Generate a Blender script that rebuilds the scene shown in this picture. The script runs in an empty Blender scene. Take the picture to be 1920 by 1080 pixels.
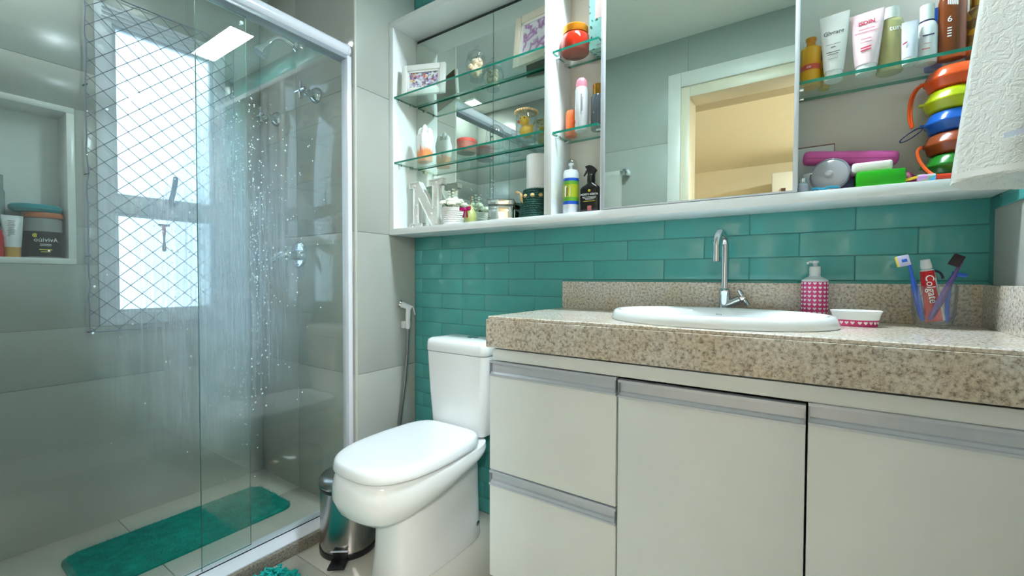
import bpy, bmesh, math, random
from mathutils import Vector, Matrix
from mathutils.geometry import tessellate_polygon
random.seed(7)
PI = math.pi
SC = bpy.context.scene
COL = SC.collection

# ------------------------------------------------------------------ camera
cam_d = bpy.data.cameras.new('camera'); cam = bpy.data.objects.new('camera', cam_d); COL.objects.link(cam)
cam_d.sensor_width = 36.0; cam_d.lens = 816.514 * 36.0 / 1920.0; cam_d.clip_start = 0.02
yaw, pitch, roll = (math.radians(a) for a in (34.08414, -1.28895, 0.17794))
r_ = Vector((math.cos(yaw), math.sin(yaw), 0))
f_ = Vector((-math.sin(yaw) * math.cos(pitch), math.cos(yaw) * math.cos(pitch), math.sin(pitch)))
u_ = r_.cross(f_)
rr = math.cos(roll) * r_ + math.sin(roll) * u_
uu = -math.sin(roll) * r_ + math.cos(roll) * u_
mw = Matrix((rr, uu, -f_)).transposed().to_4x4(); mw.translation = Vector((1.584, -1.4844, 1.018))
cam.matrix_world = mw
SC.camera = cam

# ------------------------------------------------------------------ world, big lights, exposure
world = bpy.data.worlds.new('sky'); SC.world = world; world.use_nodes = True
bg = world.node_tree.nodes['Background']
bg.inputs[0].default_value = (0.56, 0.80, 1.0, 1); bg.inputs[1].default_value = 1.25
SC.view_settings.view_transform = 'Standard'; SC.view_settings.look = 'None'
SC.view_settings.exposure = 1.36; SC.view_settings.gamma = 1.0
SC.view_settings.use_curve_mapping = False
LED_STRENGTH, SHOWER_STRENGTH, BED_STRENGTH = 85.0, 50.0, 135.0
SC.cycles.transparent_max_bounces = 32
SC.cycles.max_bounces = 10; SC.cycles.diffuse_bounces = 5; SC.cycles.glossy_bounces = 6
SC.cycles.sample_clamp_indirect = 6.0
SC.cycles.caustics_reflective = True; SC.cycles.caustics_refractive = False; SC.cycles.blur_glossy = 0.5
pl = bpy.data.lights.new('window_daylight', 'AREA'); pl.shape = 'RECTANGLE'; pl.size = 0.40; pl.size_y = 1.2
pl.cycles.is_portal = True
plo = bpy.data.objects.new('window_daylight', pl); COL.objects.link(plo)
plo.location = (-0.90, -0.73, 1.46); plo.rotation_euler = (0, -PI / 2, 0)

# ------------------------------------------------------------------ materials
def lin(c):
    return tuple(((v / 255.0) / 12.92 if v / 255.0 <= 0.04045 else ((v / 255.0 + 0.055) / 1.055) ** 2.4) for v in c)
MATS = {}
def new_mat(name):
    m = bpy.data.materials.new(name); m.use_nodes = True
    nt = m.node_tree; nt.nodes.clear()
    return m, nt, nt.nodes.new('ShaderNodeOutputMaterial')
def pmat(name, col, rough=0.45, metal=0.0, var=0.04, scale=12.0, bump=0.0, bscale=60.0, spec=0.5, coat=0.0, trans=0.0, stretch=None, emit=0.0, sss=0.0):
    if name in MATS: return MATS[name]
    m, nt, out = new_mat(name)
    N, L = nt.nodes, nt.links
    b = N.new('ShaderNodeBsdfPrincipled'); L.new(b.outputs[0], out.inputs[0])
    c = lin(col)
    tc = N.new('ShaderNodeTexCoord')
    mp = N.new('ShaderNodeMapping'); L.new(tc.outputs['Object'], mp.inputs[0])
    if stretch: mp.inputs['Scale'].default_value = stretch
    if var > 0:
        nz = N.new('ShaderNodeTexNoise'); nz.inputs['Scale'].default_value = scale; nz.inputs['Detail'].default_value = 4
        L.new(mp.outputs[0], nz.inputs['Vector'])
        rp = N.new('ShaderNodeValToRGB'); L.new(nz.outputs['Fac'], rp.inputs[0])
        rp.color_ramp.elements[0].position = 0.3; rp.color_ramp.elements[1].position = 0.7
        rp.color_ramp.elements[0].color = (*[max(0, v * (1 - var)) for v in c], 1)
        rp.color_ramp.elements[1].color = (*[min(1, v * (1 + var)) for v in c], 1)
        L.new(rp.outputs[0], b.inputs['Base Color'])
    else:
        b.inputs['Base Color'].default_value = (*c, 1)
    b.inputs['Roughness'].default_value = rough; b.inputs['Metallic'].default_value = metal
    b.inputs['Specular IOR Level'].default_value = spec
    b.inputs['Coat Weight'].default_value = coat
    b.inputs['Transmission Weight'].default_value = trans
    if bump > 0:
        n2 = N.new('ShaderNodeTexNoise'); n2.inputs['Scale'].default_value = bscale; n2.inputs['Detail'].default_value = 3
        L.new(mp.outputs[0], n2.inputs['Vector'])
        bp = N.new('ShaderNodeBump'); bp.inputs['Strength'].default_value = bump; bp.inputs['Distance'].default_value = 0.004
        L.new(n2.outputs['Fac'], bp.inputs['Height']); L.new(bp.outputs[0], b.inputs['Normal'])
    if emit > 0:
        b.inputs['Emission Color'].default_value = (*c, 1); b.inputs['Emission Strength'].default_value = emit
    MATS[name] = m
    return m
def glass(name, tint=(0.93, 0.975, 0.96), ior=1.5, film=False, rough=0.0, gloss=1.0, edge=None):
    """thin clear glass: straight-through transmission plus Fresnel reflection; film adds dried water streaks and a blue-white haze imitating window glare"""
    if name in MATS: return MATS[name]
    m, nt, out = new_mat(name); N, L = nt.nodes, nt.links
    tr = N.new('ShaderNodeBsdfTransparent'); tr.inputs[0].default_value = (*tint, 1)
    if edge:      # longer path through the wall at its silhouette
        lw = N.new('ShaderNodeLayerWeight'); lw.inputs[0].default_value = 0.5
        pw_ = N.new('ShaderNodeMath'); pw_.operation = 'POWER'; pw_.inputs[1].default_value = 2.5; L.new(lw.outputs['Facing'], pw_.inputs[0])
        mc = N.new('ShaderNodeMix'); mc.data_type = 'RGBA'; mc.inputs[6].default_value = (*tint, 1); mc.inputs[7].default_value = (*edge, 1)
        L.new(pw_.outputs[0], mc.inputs[0]); L.new(mc.outputs[2], tr.inputs[0])
    gl = N.new('ShaderNodeBsdfGlossy'); gl.inputs['Roughness'].default_value = rough; gl.inputs['Color'].default_value = (gloss, gloss, gloss, 1)
    fr = N.new('ShaderNodeFresnel')
    ge = N.new('ShaderNodeNewGeometry'); io = N.new('ShaderNodeMapRange'); L.new(ge.outputs['Backfacing'], io.inputs[0])
    io.inputs[3].default_value = ior; io.inputs[4].default_value = 1.0 / ior; L.new(io.outputs[0], fr.inputs['IOR'])   # same reflectance on both faces of the sheet
    mx = N.new('ShaderNodeMixShader'); L.new(fr.outputs[0], mx.inputs[0]); L.new(tr.outputs[0], mx.inputs[1]); L.new(gl.outputs[0], mx.inputs[2])
    last = mx
    if film:
        tc = N.new('ShaderNodeTexCoord')
        mp = N.new('ShaderNodeMapping'); mp.inputs['Scale'].default_value = (1, 150, 2.2); L.new(tc.outputs['Object'], mp.inputs[0])
        nz = N.new('ShaderNodeTexNoise'); nz.inputs['Scale'].default_value = 1.0; nz.inputs['Detail'].default_value = 5; L.new(mp.outputs[0], nz.inputs['Vector'])
        big = N.new('ShaderNodeTexNoise'); big.inputs['Scale'].default_value = 5.0; L.new(tc.outputs['Object'], big.inputs['Vector'])
        sep = N.new('ShaderNodeSeparateXYZ'); L.new(tc.outputs['Object'], sep.inputs[0])
        # oval of water streaks, its pale haze painted for the glow around the window
        def mth(op, a, bb=None):
            n = N.new('ShaderNodeMath'); n.operation = op
            for i, v in enumerate((a, bb)):
                if v is None: continue
                if isinstance(v, (int, float)): n.inputs[i].default_value = v
                else: L.new(v, n.inputs[i])
            return n.outputs[0]
        dy = mth('DIVIDE', mth('ADD', sep.outputs['Y'], 0.82), 0.36)
        dz = mth('DIVIDE', mth('SUBTRACT', sep.outputs['Z'], 1.02), 0.62)
        d2 = mth('SQRT', mth('ADD', mth('MULTIPLY', dy, dy), mth('MULTIPLY', dz, dz)))
        d2 = mth('ADD', d2, mth('MULTIPLY', mth('SUBTRACT', big.outputs['Fac'], 0.5), 0.7))
        mr = N.new('ShaderNodeMapRange'); L.new(d2, mr.inputs[0])
        mr.inputs[1].default_value = 1.05; mr.inputs[2].default_value = 0.25; mr.inputs[3].default_value = 0.0; mr.inputs[4].default_value = 1.0
        st = N.new('ShaderNodeMapRange'); L.new(nz.outputs['Fac'], st.inputs[0])
        st.inputs[1].default_value = 0.42; st.inputs[2].default_value = 0.72; st.inputs[3].default_value = 0.26; st.inputs[4].default_value = 0.62
        fac = mth('ADD', mth('MULTIPLY', mr.outputs[0], st.outputs[0]), 0.012)
        tl = N.new('ShaderNodeBsdfTranslucent'); tl.inputs[0].default_value = (0.84, 0.92, 1.0, 1)
        df = N.new('ShaderNodeBsdfDiffuse'); df.inputs[0].default_value = (0.80, 0.86, 0.92, 1)
        m2 = N.new('ShaderNodeMixShader'); m2.inputs[0].default_value = 0.2; L.new(tl.outputs[0], m2.inputs[1]); L.new(df.outputs[0], m2.inputs[2])
        m3 = N.new('ShaderNodeMixShader'); L.new(fac, m3.inputs[0]); L.new(mx.outputs[0], m3.inputs[1]); L.new(m2.outputs[0], m3.inputs[2])
        last = m3
    L.new(last.outputs[0], out.inputs[0])
    MATS[name] = m
    return m
def granite(gname='granite', k=1.0):
    if gname in MATS: return MATS[gname]
    m, nt, out = new_mat(gname); N, L = nt.nodes, nt.links
    b = N.new('ShaderNodeBsdfPrincipled'); L.new(b.outputs[0], out.inputs[0])
    tc = N.new('ShaderNodeTexCoord')
    n1 = N.new('ShaderNodeTexNoise'); n1.inputs['Scale'].default_value = 150; n1.inputs['Detail'].default_value = 6; n1.inputs['Roughness'].default_value = 0.65
    L.new(tc.outputs['Object'], n1.inputs['Vector'])
    r1 = N.new('ShaderNodeValToRGB'); L.new(n1.outputs['Fac'], r1.inputs[0])
    cr = r1.color_ramp
    cr.elements[0].position = 0.33; cr.elements[0].color = (*lin((132, 122, 114)), 1)
    cr.elements[1].position = 0.66; cr.elements[1].color = (*lin((234, 230, 224)), 1)
    e = cr.elements.new(0.43); e.color = (*lin((190, 180, 170)), 1)
    e = cr.elements.new(0.53); e.color = (*lin((220, 212, 204)), 1)
    n2 = N.new('ShaderNodeTexNoise'); n2.inputs['Scale'].default_value = 9; n2.inputs['Detail'].default_value = 3
    L.new(tc.outputs['Object'], n2.inputs['Vector'])
    r2 = N.new('ShaderNodeValToRGB'); L.new(n2.outputs['Fac'], r2.inputs[0])
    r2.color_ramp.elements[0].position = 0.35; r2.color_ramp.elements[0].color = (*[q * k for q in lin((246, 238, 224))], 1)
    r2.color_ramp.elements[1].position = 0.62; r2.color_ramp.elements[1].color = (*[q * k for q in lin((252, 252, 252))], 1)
    mm = N.new('ShaderNodeMix'); mm.data_type = 'RGBA'; mm.blend_type = 'MULTIPLY'; mm.inputs[0].default_value = 1.0
    L.new(r1.outputs[0], mm.inputs[6]); L.new(r2.outputs[0], mm.inputs[7])
    v = N.new('ShaderNodeTexVoronoi'); v.inputs['Scale'].default_value = 130; v.inputs['Randomness'].default_value = 1.0
    L.new(tc.outputs['Object'], v.inputs['Vector'])
    r3 = N.new('ShaderNodeValToRGB'); L.new(v.outputs['Distance'], r3.inputs[0])
    r3.color_ramp.elements[0].position = 0.07; r3.color_ramp.elements[0].color = (1, 1, 1, 1)
    r3.color_ramp.elements[1].position = 0.14; r3.color_ramp.elements[1].color = (0, 0, 0, 1)
    m4 = N.new('ShaderNodeMix'); m4.data_type = 'RGBA'; L.new(r3.outputs[0], m4.inputs[0])
    L.new(mm.outputs[2], m4.inputs[6]); m4.inputs[7].default_value = (*lin((92, 78, 72)), 1)
    L.new(m4.outputs[2], b.inputs['Base Color'])
    b.inputs['Roughness'].default_value = 0.16
    MATS[gname] = m
    return m
def print_mat(name, stops, scale=40.0, rough=0.25, kind='voronoi', base=(230, 230, 230)):
    """flat colour print (a photograph, a patterned label)"""
    if name in MATS: return MATS[name]
    m, nt, out = new_mat(name); N, L = nt.nodes, nt.links
    b = N.new('ShaderNodeBsdfPrincipled'); L.new(b.outputs[0], out.inputs[0]); b.inputs['Roughness'].default_value = rough
    tc = N.new('ShaderNodeTexCoord')
    if kind == 'voronoi':
        v = N.new('ShaderNodeTexVoronoi'); v.inputs['Scale'].default_value = scale; L.new(tc.outputs['Object'], v.inputs['Vector'])
        sp = N.new('ShaderNodeSeparateXYZ'); L.new(v.outputs['Color'], sp.inputs[0]); src = sp.outputs[0]
    else:
        v = N.new('ShaderNodeTexNoise'); v.inputs['Scale'].default_value = scale; v.inputs['Detail'].default_value = 2; L.new(tc.outputs['Object'], v.inputs['Vector']); src = v.outputs['Fac']
    rp = N.new('ShaderNodeValToRGB'); L.new(src, rp.inputs[0]); rp.color_ramp.interpolation = 'CONSTANT' if kind == 'voronoi' else 'LINEAR'
    while len(rp.color_ramp.elements) > 1: rp.color_ramp.elements.remove(rp.color_ramp.elements[0])
    rp.color_ramp.elements[0].position = 0; rp.color_ramp.elements[0].color = (*lin(stops[0]), 1)
    for i, s in enumerate(stops[1:]):
        e = rp.color_ramp.elements.new((i + 1) / len(stops) if kind == 'voronoi' else 0.3 + 0.4 * (i + 1) / len(stops)); e.color = (*lin(s), 1)
    L.new(rp.outputs[0], b.inputs['Base Color'])
    MATS[name] = m
    return m
def emat(name, col, strength):
    if name in MATS: return MATS[name]
    m, nt, out = new_mat(name)
    e = nt.nodes.new('ShaderNodeEmission'); e.inputs[0].default_value = (*col, 1); e.inputs[1].default_value = strength
    nt.links.new(e.outputs[0], out.inputs[0]); MATS[name] = m
    return m

WHITE = pmat('white_lacquer', (236, 238, 236), 0.22, var=0.01)
CABW = pmat('cabinet_white', (238, 243, 245), 0.30, var=0.012)
CERAM = pmat('ceramic_white', (236, 239, 240), 0.08, var=0.008, spec=0.6)
SEATW = pmat('seat_plastic_white', (240, 243, 246), 0.16, var=0.008)
CHROME = pmat('chrome', (214, 218, 222), 0.07, 1.0, var=0.02)
STEEL = pmat('brushed_steel', (178, 175, 172), 0.24, 1.0, var=0.10, scale=30, stretch=(14, 14, 0.6))
ALU = pmat('satin_aluminium', (208, 214, 226), 0.32, 0.25, var=0.03, scale=30)
ALUD = pmat('aluminium_recess', (150, 158, 172), 0.38, 0.4, var=0.03)
TILE = pmat('teal_glaze', (80, 162, 158), 0.05, var=0.07, scale=5, bump=0.05, bscale=14, spec=0.6)
GROUT = pmat('teal_grout', (60, 128, 124), 0.7, var=0.05)
PORC = pmat('porcelain_tile', (170, 173, 166), 0.22, var=0.035, scale=3, stretch=(1, 1, 1))
PORCG = pmat('polished_porcelain_tile', (172, 173, 164), 0.07, var=0.035, scale=3)
PGROUT = pmat('pale_grout', (150, 148, 138), 0.8, var=0.04)
FLOORT = pmat('floor_tile', (196, 192, 180), 0.16, var=0.04, scale=3)
CEIL = pmat('ceiling_paint', (232, 234, 228), 0.8, var=0.01)
PAINT = pmat('grey_paint', (170, 170, 164), 0.45, var=0.02)
WFRAME = pmat('window_white', (222, 228, 236), 0.35, var=0.02)
MIRROR = pmat('mirror_silver', (222, 232, 226), 0.0, 1.0, var=0.0)
SEAM = pmat('mirror_edge', (60, 70, 70), 0.3, 0.3, var=0.05)
SHELFG = glass('shelf_glass', (0.90, 0.965, 0.94))
SHELFE = pmat('glass_green_edge', (22, 134, 112), 0.08, var=0.12, scale=9, trans=0.25)
SHOWG = glass('shower_glass', (0.945, 0.972, 0.962), film=True)
SHOWE = pmat('shower_glass_edge', (96, 150, 140), 0.1, var=0.05, trans=0.3)
CLEAR = glass('clear_glass', (0.95, 0.965, 0.965), 1.55, edge=(0.60, 0.65, 0.65))
PANE = glass('window_pane', (0.97, 0.985, 0.99), 1.45)
BLACK = pmat('black_plastic', (22, 22, 24), 0.3, var=0.05)
GRAN = granite()

# ------------------------------------------------------------------ mesh helpers
def bm_new(): return bmesh.new()
def box(bm, x0, y0, z0, x1, y1, z1, bev=0.0, seg=2, mat=0):
    m = Matrix.Translation(((x0 + x1) / 2, (y0 + y1) / 2, (z0 + z1) / 2)) @ Matrix.Diagonal((abs(x1 - x0), abs(y1 - y0), abs(z1 - z0), 1))
    nf = set(bm.faces)
    r = bmesh.ops.create_cube(bm, size=1.0, matrix=m)
    if bev > 0:
        ed = list({e for v in r['verts'] for e in v.link_edges})
        bmesh.ops.bevel(bm, geom=ed, offset=bev, segments=seg, affect='EDGES', profile=0.5, clamp_overlap=True)
    if mat:
        for f in bm.faces:
            if f not in nf: f.material_index = mat
    return bm
def ring_faces(bm, rings, closed=True, mat=0):
    n = len(rings[0])
    for a, b in zip(rings, rings[1:]):
        for i in range(n if closed else n - 1):
            j = (i + 1) % n
            q = [a[i], a[j], b[j], b[i]]
            u = []
            for v in q:
                if v not in u: u.append(v)
            if len(u) > 2:
                try: bm.faces.new(u).material_index = mat
                except ValueError: pass
def loft(bm, rings, cap0=True, cap1=True, mat=0):
    vs = [[bm.verts.new(p) for p in r] for r in rings]
    ring_faces(bm, vs, mat=mat)
    if cap0: bm.faces.new(list(reversed(vs[0]))).material_index = mat
    if cap1: bm.faces.new(vs[-1]).material_index = mat
    return bm
def lathe(bm, prof, n=28, c=(0, 0, 0), sx=1.0, sy=1.0, mat=0, axis='Z'):
    rings = []
    for r, z in prof:
        if r < 1e-6: ps = [(0, 0, z)]
        else: ps = [(r * sx * math.cos(2 * PI * i / n), r * sy * math.sin(2 * PI * i / n), z) for i in range(n)]
        out = []
        for p in ps:
            if axis == 'X': p = (p[2], p[0], p[1])
            if axis == 'Y': p = (p[1], p[2], p[0])
            out.append(bm.verts.new((p[0] + c[0], p[1] + c[1], p[2] + c[2])))
        rings.append(out)
    for a, b in zip(rings, rings[1:]):
        if len(a) == 1 and len(b) == 1: continue
        for i in range(n):
            j = (i + 1) % n
            if len(a) == 1: q = [a[0], b[j], b[i]]
            elif len(b) == 1: q = [a[i], a[j], b[0]]
            else: q = [a[i], a[j], b[j], b[i]]
            bm.faces.new(q).material_index = mat
    for rg, rev in ((rings[0], True), (rings[-1], False)):
        if len(rg) > 1 : bm.faces.new(list(reversed(rg)) if rev else rg).material_index = mat
    return bm
def lathe_open(bm, prof, n=28, c=(0, 0, 0), sx=1.0, sy=1.0, mat=0):
    k = len(bm.faces)
    rings = [[bm.verts.new((r * sx * math.cos(2 * PI * i / n) + c[0], r * sy * math.sin(2 * PI * i / n) + c[1], z + c[2])) for i in range(n)] for r, z in prof]
    ring_faces(bm, rings, mat=mat)
    return bm
def tube(bm, pts, r, n=10, caps=True, closed=False, mat=0):
    P = [Vector(p) for p in pts]
    m = len(P)
    rad = r if isinstance(r, (list, tuple)) else [r] * m
    T = []
    for i in range(m):
        if closed: t = P[(i + 1) % m] - P[i - 1]
        else: t = P[min(i + 1, m - 1)] - P[max(i - 1, 0)]
        T.append(t.normalized())
    ref = Vector((0, 0, 1)) if abs(T[0].z) < 0.9 else Vector((1, 0, 0))
    nx = T[0].cross(ref).normalized()
    rings = []
    for i in range(m):
        if i > 0: nx = (nx - T[i] * nx.dot(T[i])).normalized()
        ny = T[i].cross(nx)
        rings.append([bm.verts.new(P[i] + rad[i] * (math.cos(2 * PI * k / n) * nx + math.sin(2 * PI * k / n) * ny)) for k in range(n)])
    if closed: rings.append(rings[0])
    ring_faces(bm, rings, mat=mat)
    if caps and not closed:
        bm.faces.new(list(reversed(rings[0]))).material_index = mat
        bm.faces.new(rings[-1]).material_index = mat
    return bm
def prism(bm, outline, y0, y1, mat=0):
    """outline in (x, z), extruded along y"""
    a = [bm.verts.new((x, y0, z)) for x, z in outline]; b = [bm.verts.new((x, y1, z)) for x, z in outline]
    ring_faces(bm, [a, b], mat=mat)
    for t3 in tessellate_polygon([[Vector((x, z, 0)) for x, z in outline]]):
        bm.faces.new([a[i] for i in t3]).material_index = mat; bm.faces.new([b[i] for i in reversed(t3)]).material_index = mat
    return bm
def ball(bm, c, r, sub=2, sc=(1, 1, 1), mat=0):
    nf = set(bm.faces) if mat else None
    bmesh.ops.create_icosphere(bm, subdivisions=sub, radius=r, matrix=Matrix.Translation(c) @ Matrix.Diagonal((*sc, 1)))
    if mat:
        for f in bm.faces:
            if f not in nf: f.material_index = mat
    return bm
def rrect(w, h, r, n=5):
    pts = []
    for cx, cy, a0 in ((w / 2 - r, h / 2 - r, 0), (-w / 2 + r, h / 2 - r, PI / 2), (-w / 2 + r, -h / 2 + r, PI), (w / 2 - r, -h / 2 + r, 1.5 * PI)):
        for i in range(n + 1):
            a = a0 + PI / 2 * i / n
            pts.append((cx + r * math.cos(a), cy + r * math.sin(a)))
    return pts
def bezier(p, n=16):
    out = []
    P = [Vector(q) for q in p]
    for s in range(0, len(P) - 1, 3):
        a, b, c, d = P[s:s + 4]
        for i in range(n + (s + 4 >= len(P))):
            t = i / n
            out.append((1 - t) ** 3 * a + 3 * (1 - t) ** 2 * t * b + 3 * (1 - t) * t * t * c + t ** 3 * d)
    return out
def obj(name, bm, mats, parent=None, ang=35, smooth=True, loc=None):
    bmesh.ops.recalc_face_normals(bm, faces=bm.faces)
    me = bpy.data.meshes.new(name); bm.to_mesh(me); bm.free()
    for m in (mats if isinstance(mats, (list, tuple)) else [mats]): me.materials.append(m)
    if smooth and me.polygons:
        me.polygons.foreach_set('use_smooth', [True] * len(me.polygons)); me.set_sharp_from_angle(angle=math.radians(ang))
    o = bpy.data.objects.new(name, me); COL.objects.link(o)
    if parent: o.parent = parent
    if loc: o.location = loc
    return o
def tag(o, label, cat, group=None):
    o['label'] = label; o['category'] = cat
    if group: o['group'] = group
    return o
def thing(name, label, cat, loc=(0, 0, 0), rz=0.0, group=None):
    o = bpy.data.objects.new(name, None); COL.objects.link(o); o.empty_display_size = 0.02
    o.location = loc; o.rotation_euler = (0, 0, rz)
    return tag(o, label, cat, group)
def struct(name, bm, mats, smooth=False):
    o = obj(name, bm, mats, None, smooth=smooth); o['kind'] = 'structure'
    return o
def text(name, s, size, mat, parent, loc, wrap=None, rot=0.0, extrude=0.0002, bold=0.0, align='CENTER'):
    """lettering standing in the x-z plane facing -y; wrap = radius of the round surface it is printed on; rot turns it in its own plane"""
    cu = bpy.data.curves.new(name, 'FONT'); cu.body = s; cu.size = size; cu.align_x = align; cu.align_y = 'CENTER'; cu.offset = bold; cu.extrude = extrude
    cu.resolution_u = 3
    t = bpy.data.objects.new(name, cu); COL.objects.link(t)
    dg = bpy.context.evaluated_depsgraph_get(); me = bpy.data.meshes.new_from_object(t.evaluated_get(dg))
    bpy.data.objects.remove(t)
    for v in me.vertices:
        x, y, z = v.co
        x, y = x * math.cos(rot) - y * math.sin(rot), x * math.sin(rot) + y * math.cos(rot)
        if wrap:
            a = x / wrap
            v.co = ((wrap + z) * math.sin(a), wrap - (wrap + z) * math.cos(a), y)
        else:
            v.co = (x, -z, y)
    me.materials.clear(); me.materials.append(mat)
    o = bpy.data.objects.new(name, me); COL.objects.link(o); o.parent = parent; o.location = loc
    return o
def print_lines(t, rows, y, mat):
    """unreadable small print: thin ink bars (x, z, width, height)"""
    for x, z, w, h in rows:
        bm = bm_new(); box(bm, x - w / 2, y - 0.0003, z - h / 2, x + w / 2, y + 0.0002, z + h / 2); obj('print_line', bm, mat, t)
def minus(rect, holes):
    rs = [rect]
    for h in holes:
        out = []
        for a0, b0, a1, b1 in rs:
            x0, y0, x1, y1 = max(a0, h[0]), max(b0, h[1]), min(a1, h[2]), min(b1, h[3])
            if x0 >= x1 or y0 >= y1: out.append((a0, b0, a1, b1)); continue
            if b0 < y0: out.append((a0, b0, a1, y0))
            if y1 < b1: out.append((a0, y1, a1, b1))
            if a0 < x0: out.append((a0, y0, x0, y1))
            if x1 < a1: out.append((x1, y0, a1, y1))
        rs = out
    return [r for r in rs if r[2] - r[0] > 0.012 and r[3] - r[1] > 0.012]
COUNT = {}
TM = {}
def tile(parent, axis, sign, plane, rect, mat, gap=0.0012, th=0.007, bev=0.0012, name='tile', tilt=0.0):
    """one tile proud of its bed; rect=(a0,b0,a1,b1) on the plane; sign = side the glazed face looks to. Alike tiles share a mesh."""
    a0, b0, a1, b1 = rect
    w, h = round(a1 - a0 - 2 * gap, 5), round(b1 - b0 - 2 * gap, 5)
    key = (axis, w, h, th, bev, mat.name)
    if key not in TM:
        bm = bm_new()
        if axis == 'Y': box(bm, -w / 2, -th / 2, -h / 2, w / 2, th / 2, h / 2, bev)
        elif axis == 'X': box(bm, -th / 2, -w / 2, -h / 2, th / 2, w / 2, h / 2, bev)
        else: box(bm, -w / 2, -h / 2, -th / 2, w / 2, h / 2, th / 2, bev)
        o = obj(name, bm, mat, parent); TM[key] = o.data
    else:
        o = bpy.data.objects.new(name, TM[key]); COL.objects.link(o); o.parent = parent
    c = plane - sign * th / 2
    ca, cb = (a0 + a1) / 2, (b0 + b1) / 2
    o.location = (ca, c, cb) if axis == 'Y' else ((c, ca, cb) if axis == 'X' else (ca, cb, c))
    if tilt: o.rotation_euler = (random.uniform(-tilt, tilt), 0, random.uniform(-tilt, tilt)) if axis != 'Z' else (random.uniform(-tilt, tilt), random.uniform(-tilt, tilt), 0)
    return o

# ================================================================== ROOM SHELL
XW, XR, YV, YF, H = -0.77, 1.942, -0.335, -1.50, 2.41
XS = 0.013                                      # side face of the short wall between shower and toilet
bm = bm_new(); box(bm, -0.95, -1.66, -0.10, 2.10, 0.12, -0.004); floor = struct('floor', bm, PGROUT)
for xa, xb in ((-0.09, 0.24), (0.24, 0.84), (0.84, 1.44), (1.44, XR)):
    for ya, yb in ((0.0, -0.62), (-0.62, -1.22), (-1.22, -1.64)):
        if xa < 0: tile(floor, 'Z', 1, 0.0, (0.03, yb, xb, ya), FLOORT, 0.0012, 0.008, 0.0008, 'floor_tile')
        else: tile(floor, 'Z', 1, 0.0, (xa, yb, xb, ya), FLOORT, 0.0012, 0.008, 0.0008, 'floor_tile')
for xa, xb in ((-0.775, -0.43), (-0.43, -0.09)):
    for ya, yb in ((-0.33, -0.92), (-0.92, -1.50)):
        tile(floor, 'Z', 1, 0.008, (xa, yb, xb, ya), FLOORT, 0.0012, 0.014, 0.0008, 'floor_tile')
bm = bm_new(); box(bm, -0.95, -1.66, H, 2.10, 0.14, H + 0.08); struct('ceiling', bm, CEIL)

# back wall: teal metro tiles
bm = bm_new(); box(bm, -0.01, 0.0018, 0.0, 2.10, 0.12, H); wall_back = struct('wall_back', bm, GROUT)
HT, X0, PZ = 0.125288, 0.06163, 0.068
for k in range(-19, 18):
    z1 = 1.150 - PZ * (k - 1); z0 = z1 - PZ
    z0, z1 = max(z0, 0.0), min(z1, H)
    if z1 - z0 < 0.012: continue
    if 1.235 < z0 and z1 < 2.13: continue       # wholly behind the wall cabinet
    off = X0 if k % 2 else X0 + HT
    x = off - 4 * HT
    while x < XR:
        a, b = max(x, XS), min(x + 2 * HT, XR)
        x += 2 * HT
        if b - a < 0.008: continue
        if z1 < 0.88 and a > 0.88: continue       # behind the vanity
        tile(wall_back, 'Y', -1, 0.0, (a, z0, b, z1), TILE, 0.0006, 0.0075, 0.0030, 'teal_tile', 0.003)

# short partition that carries the shower fittings, its side runs back to the teal wall
bm = bm_new(); box(bm, -0.95, YV + 0.004, 0.0, XS - 0.004, 0.12, H); wall_sh = struct('wall_shower', bm, PGROUT)
ROWS = ((0.0, 0.606), (0.606, 1.213), (1.213, 1.82), (1.82, H))
for z0, z1 in ROWS:
    for xa, xb in ((XW, -0.43), (-0.43, XS - 0.003)):
        tile(wall_sh, 'Y', -1, YV, (xa, z0, xb, z1), PORCG, 0.0008, 0.009, 0.0007, 'wall_tile')
    tile(wall_sh, 'X', 1, XS, (YV + 0.004, z0, 0.0, z1), PORC, 0.0008, 0.009, 0.0007, 'wall_tile')
bm = bm_new(); tube(bm, [(XS - 0.004, YV + 0.004, 0.0), (XS - 0.004, YV + 0.004, H)], 0.0062, 12); obj('corner_trim', bm, pmat('trim_beige', (190, 192, 182), 0.3), wall_sh)

# left wall with window and shelf niche
WIN = (-0.966, 0.82, -0.50, 2.115)
NIC = (-1.40, 1.0665, -1.0290, 1.6665)
bm = bm_new()
for a0, b0, a1, b1 in minus((-1.66, 0.0, YV + 0.02, H), [WIN, NIC]): box(bm, -0.93, a0, b0, XW - 0.004, a1, b1)
wall_left = struct('wall_left', bm, PGROUT)
for z0, z1 in ROWS:
    for r in minus((YF, z0, YV - 0.0005, z1), [WIN, NIC]): tile(wall_left, 'X', 1, XW, r, PORC, 0.0005 if r[1] > z0 or r[3] < z1 else 0.0008, 0.009, 0.0006, 'wall_tile')

# right wall: paint below, teal tiles from shelf height up
bm = bm_new(); box(bm, XR + 0.006, -1.66, 0.0, XR + 0.15, 0.12, H); wall_right = struct('wall_right', bm, PAINT)
for k in range(18):
    z0 = 1.181 + PZ * k; z1 = min(z0 + PZ, H)
    y = 0.0 - (HT if k % 2 else 2 * HT)
    ys = [0.0]
    while ys[-1] > -0.46: ys.append(max(y, -0.468)); y -= 2 * HT
    for ya, yb in zip(ys, ys[1:]):
        if ya - yb > 0.01 and not (z0 > 1.30 and z1 < 2.10 and yb > -0.14): tile(wall_right, 'X', -1, XR, (yb, z0, ya, z1), TILE, 0.0007, 0.006, 0.002, 'teal_tile', 0.002)

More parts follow.
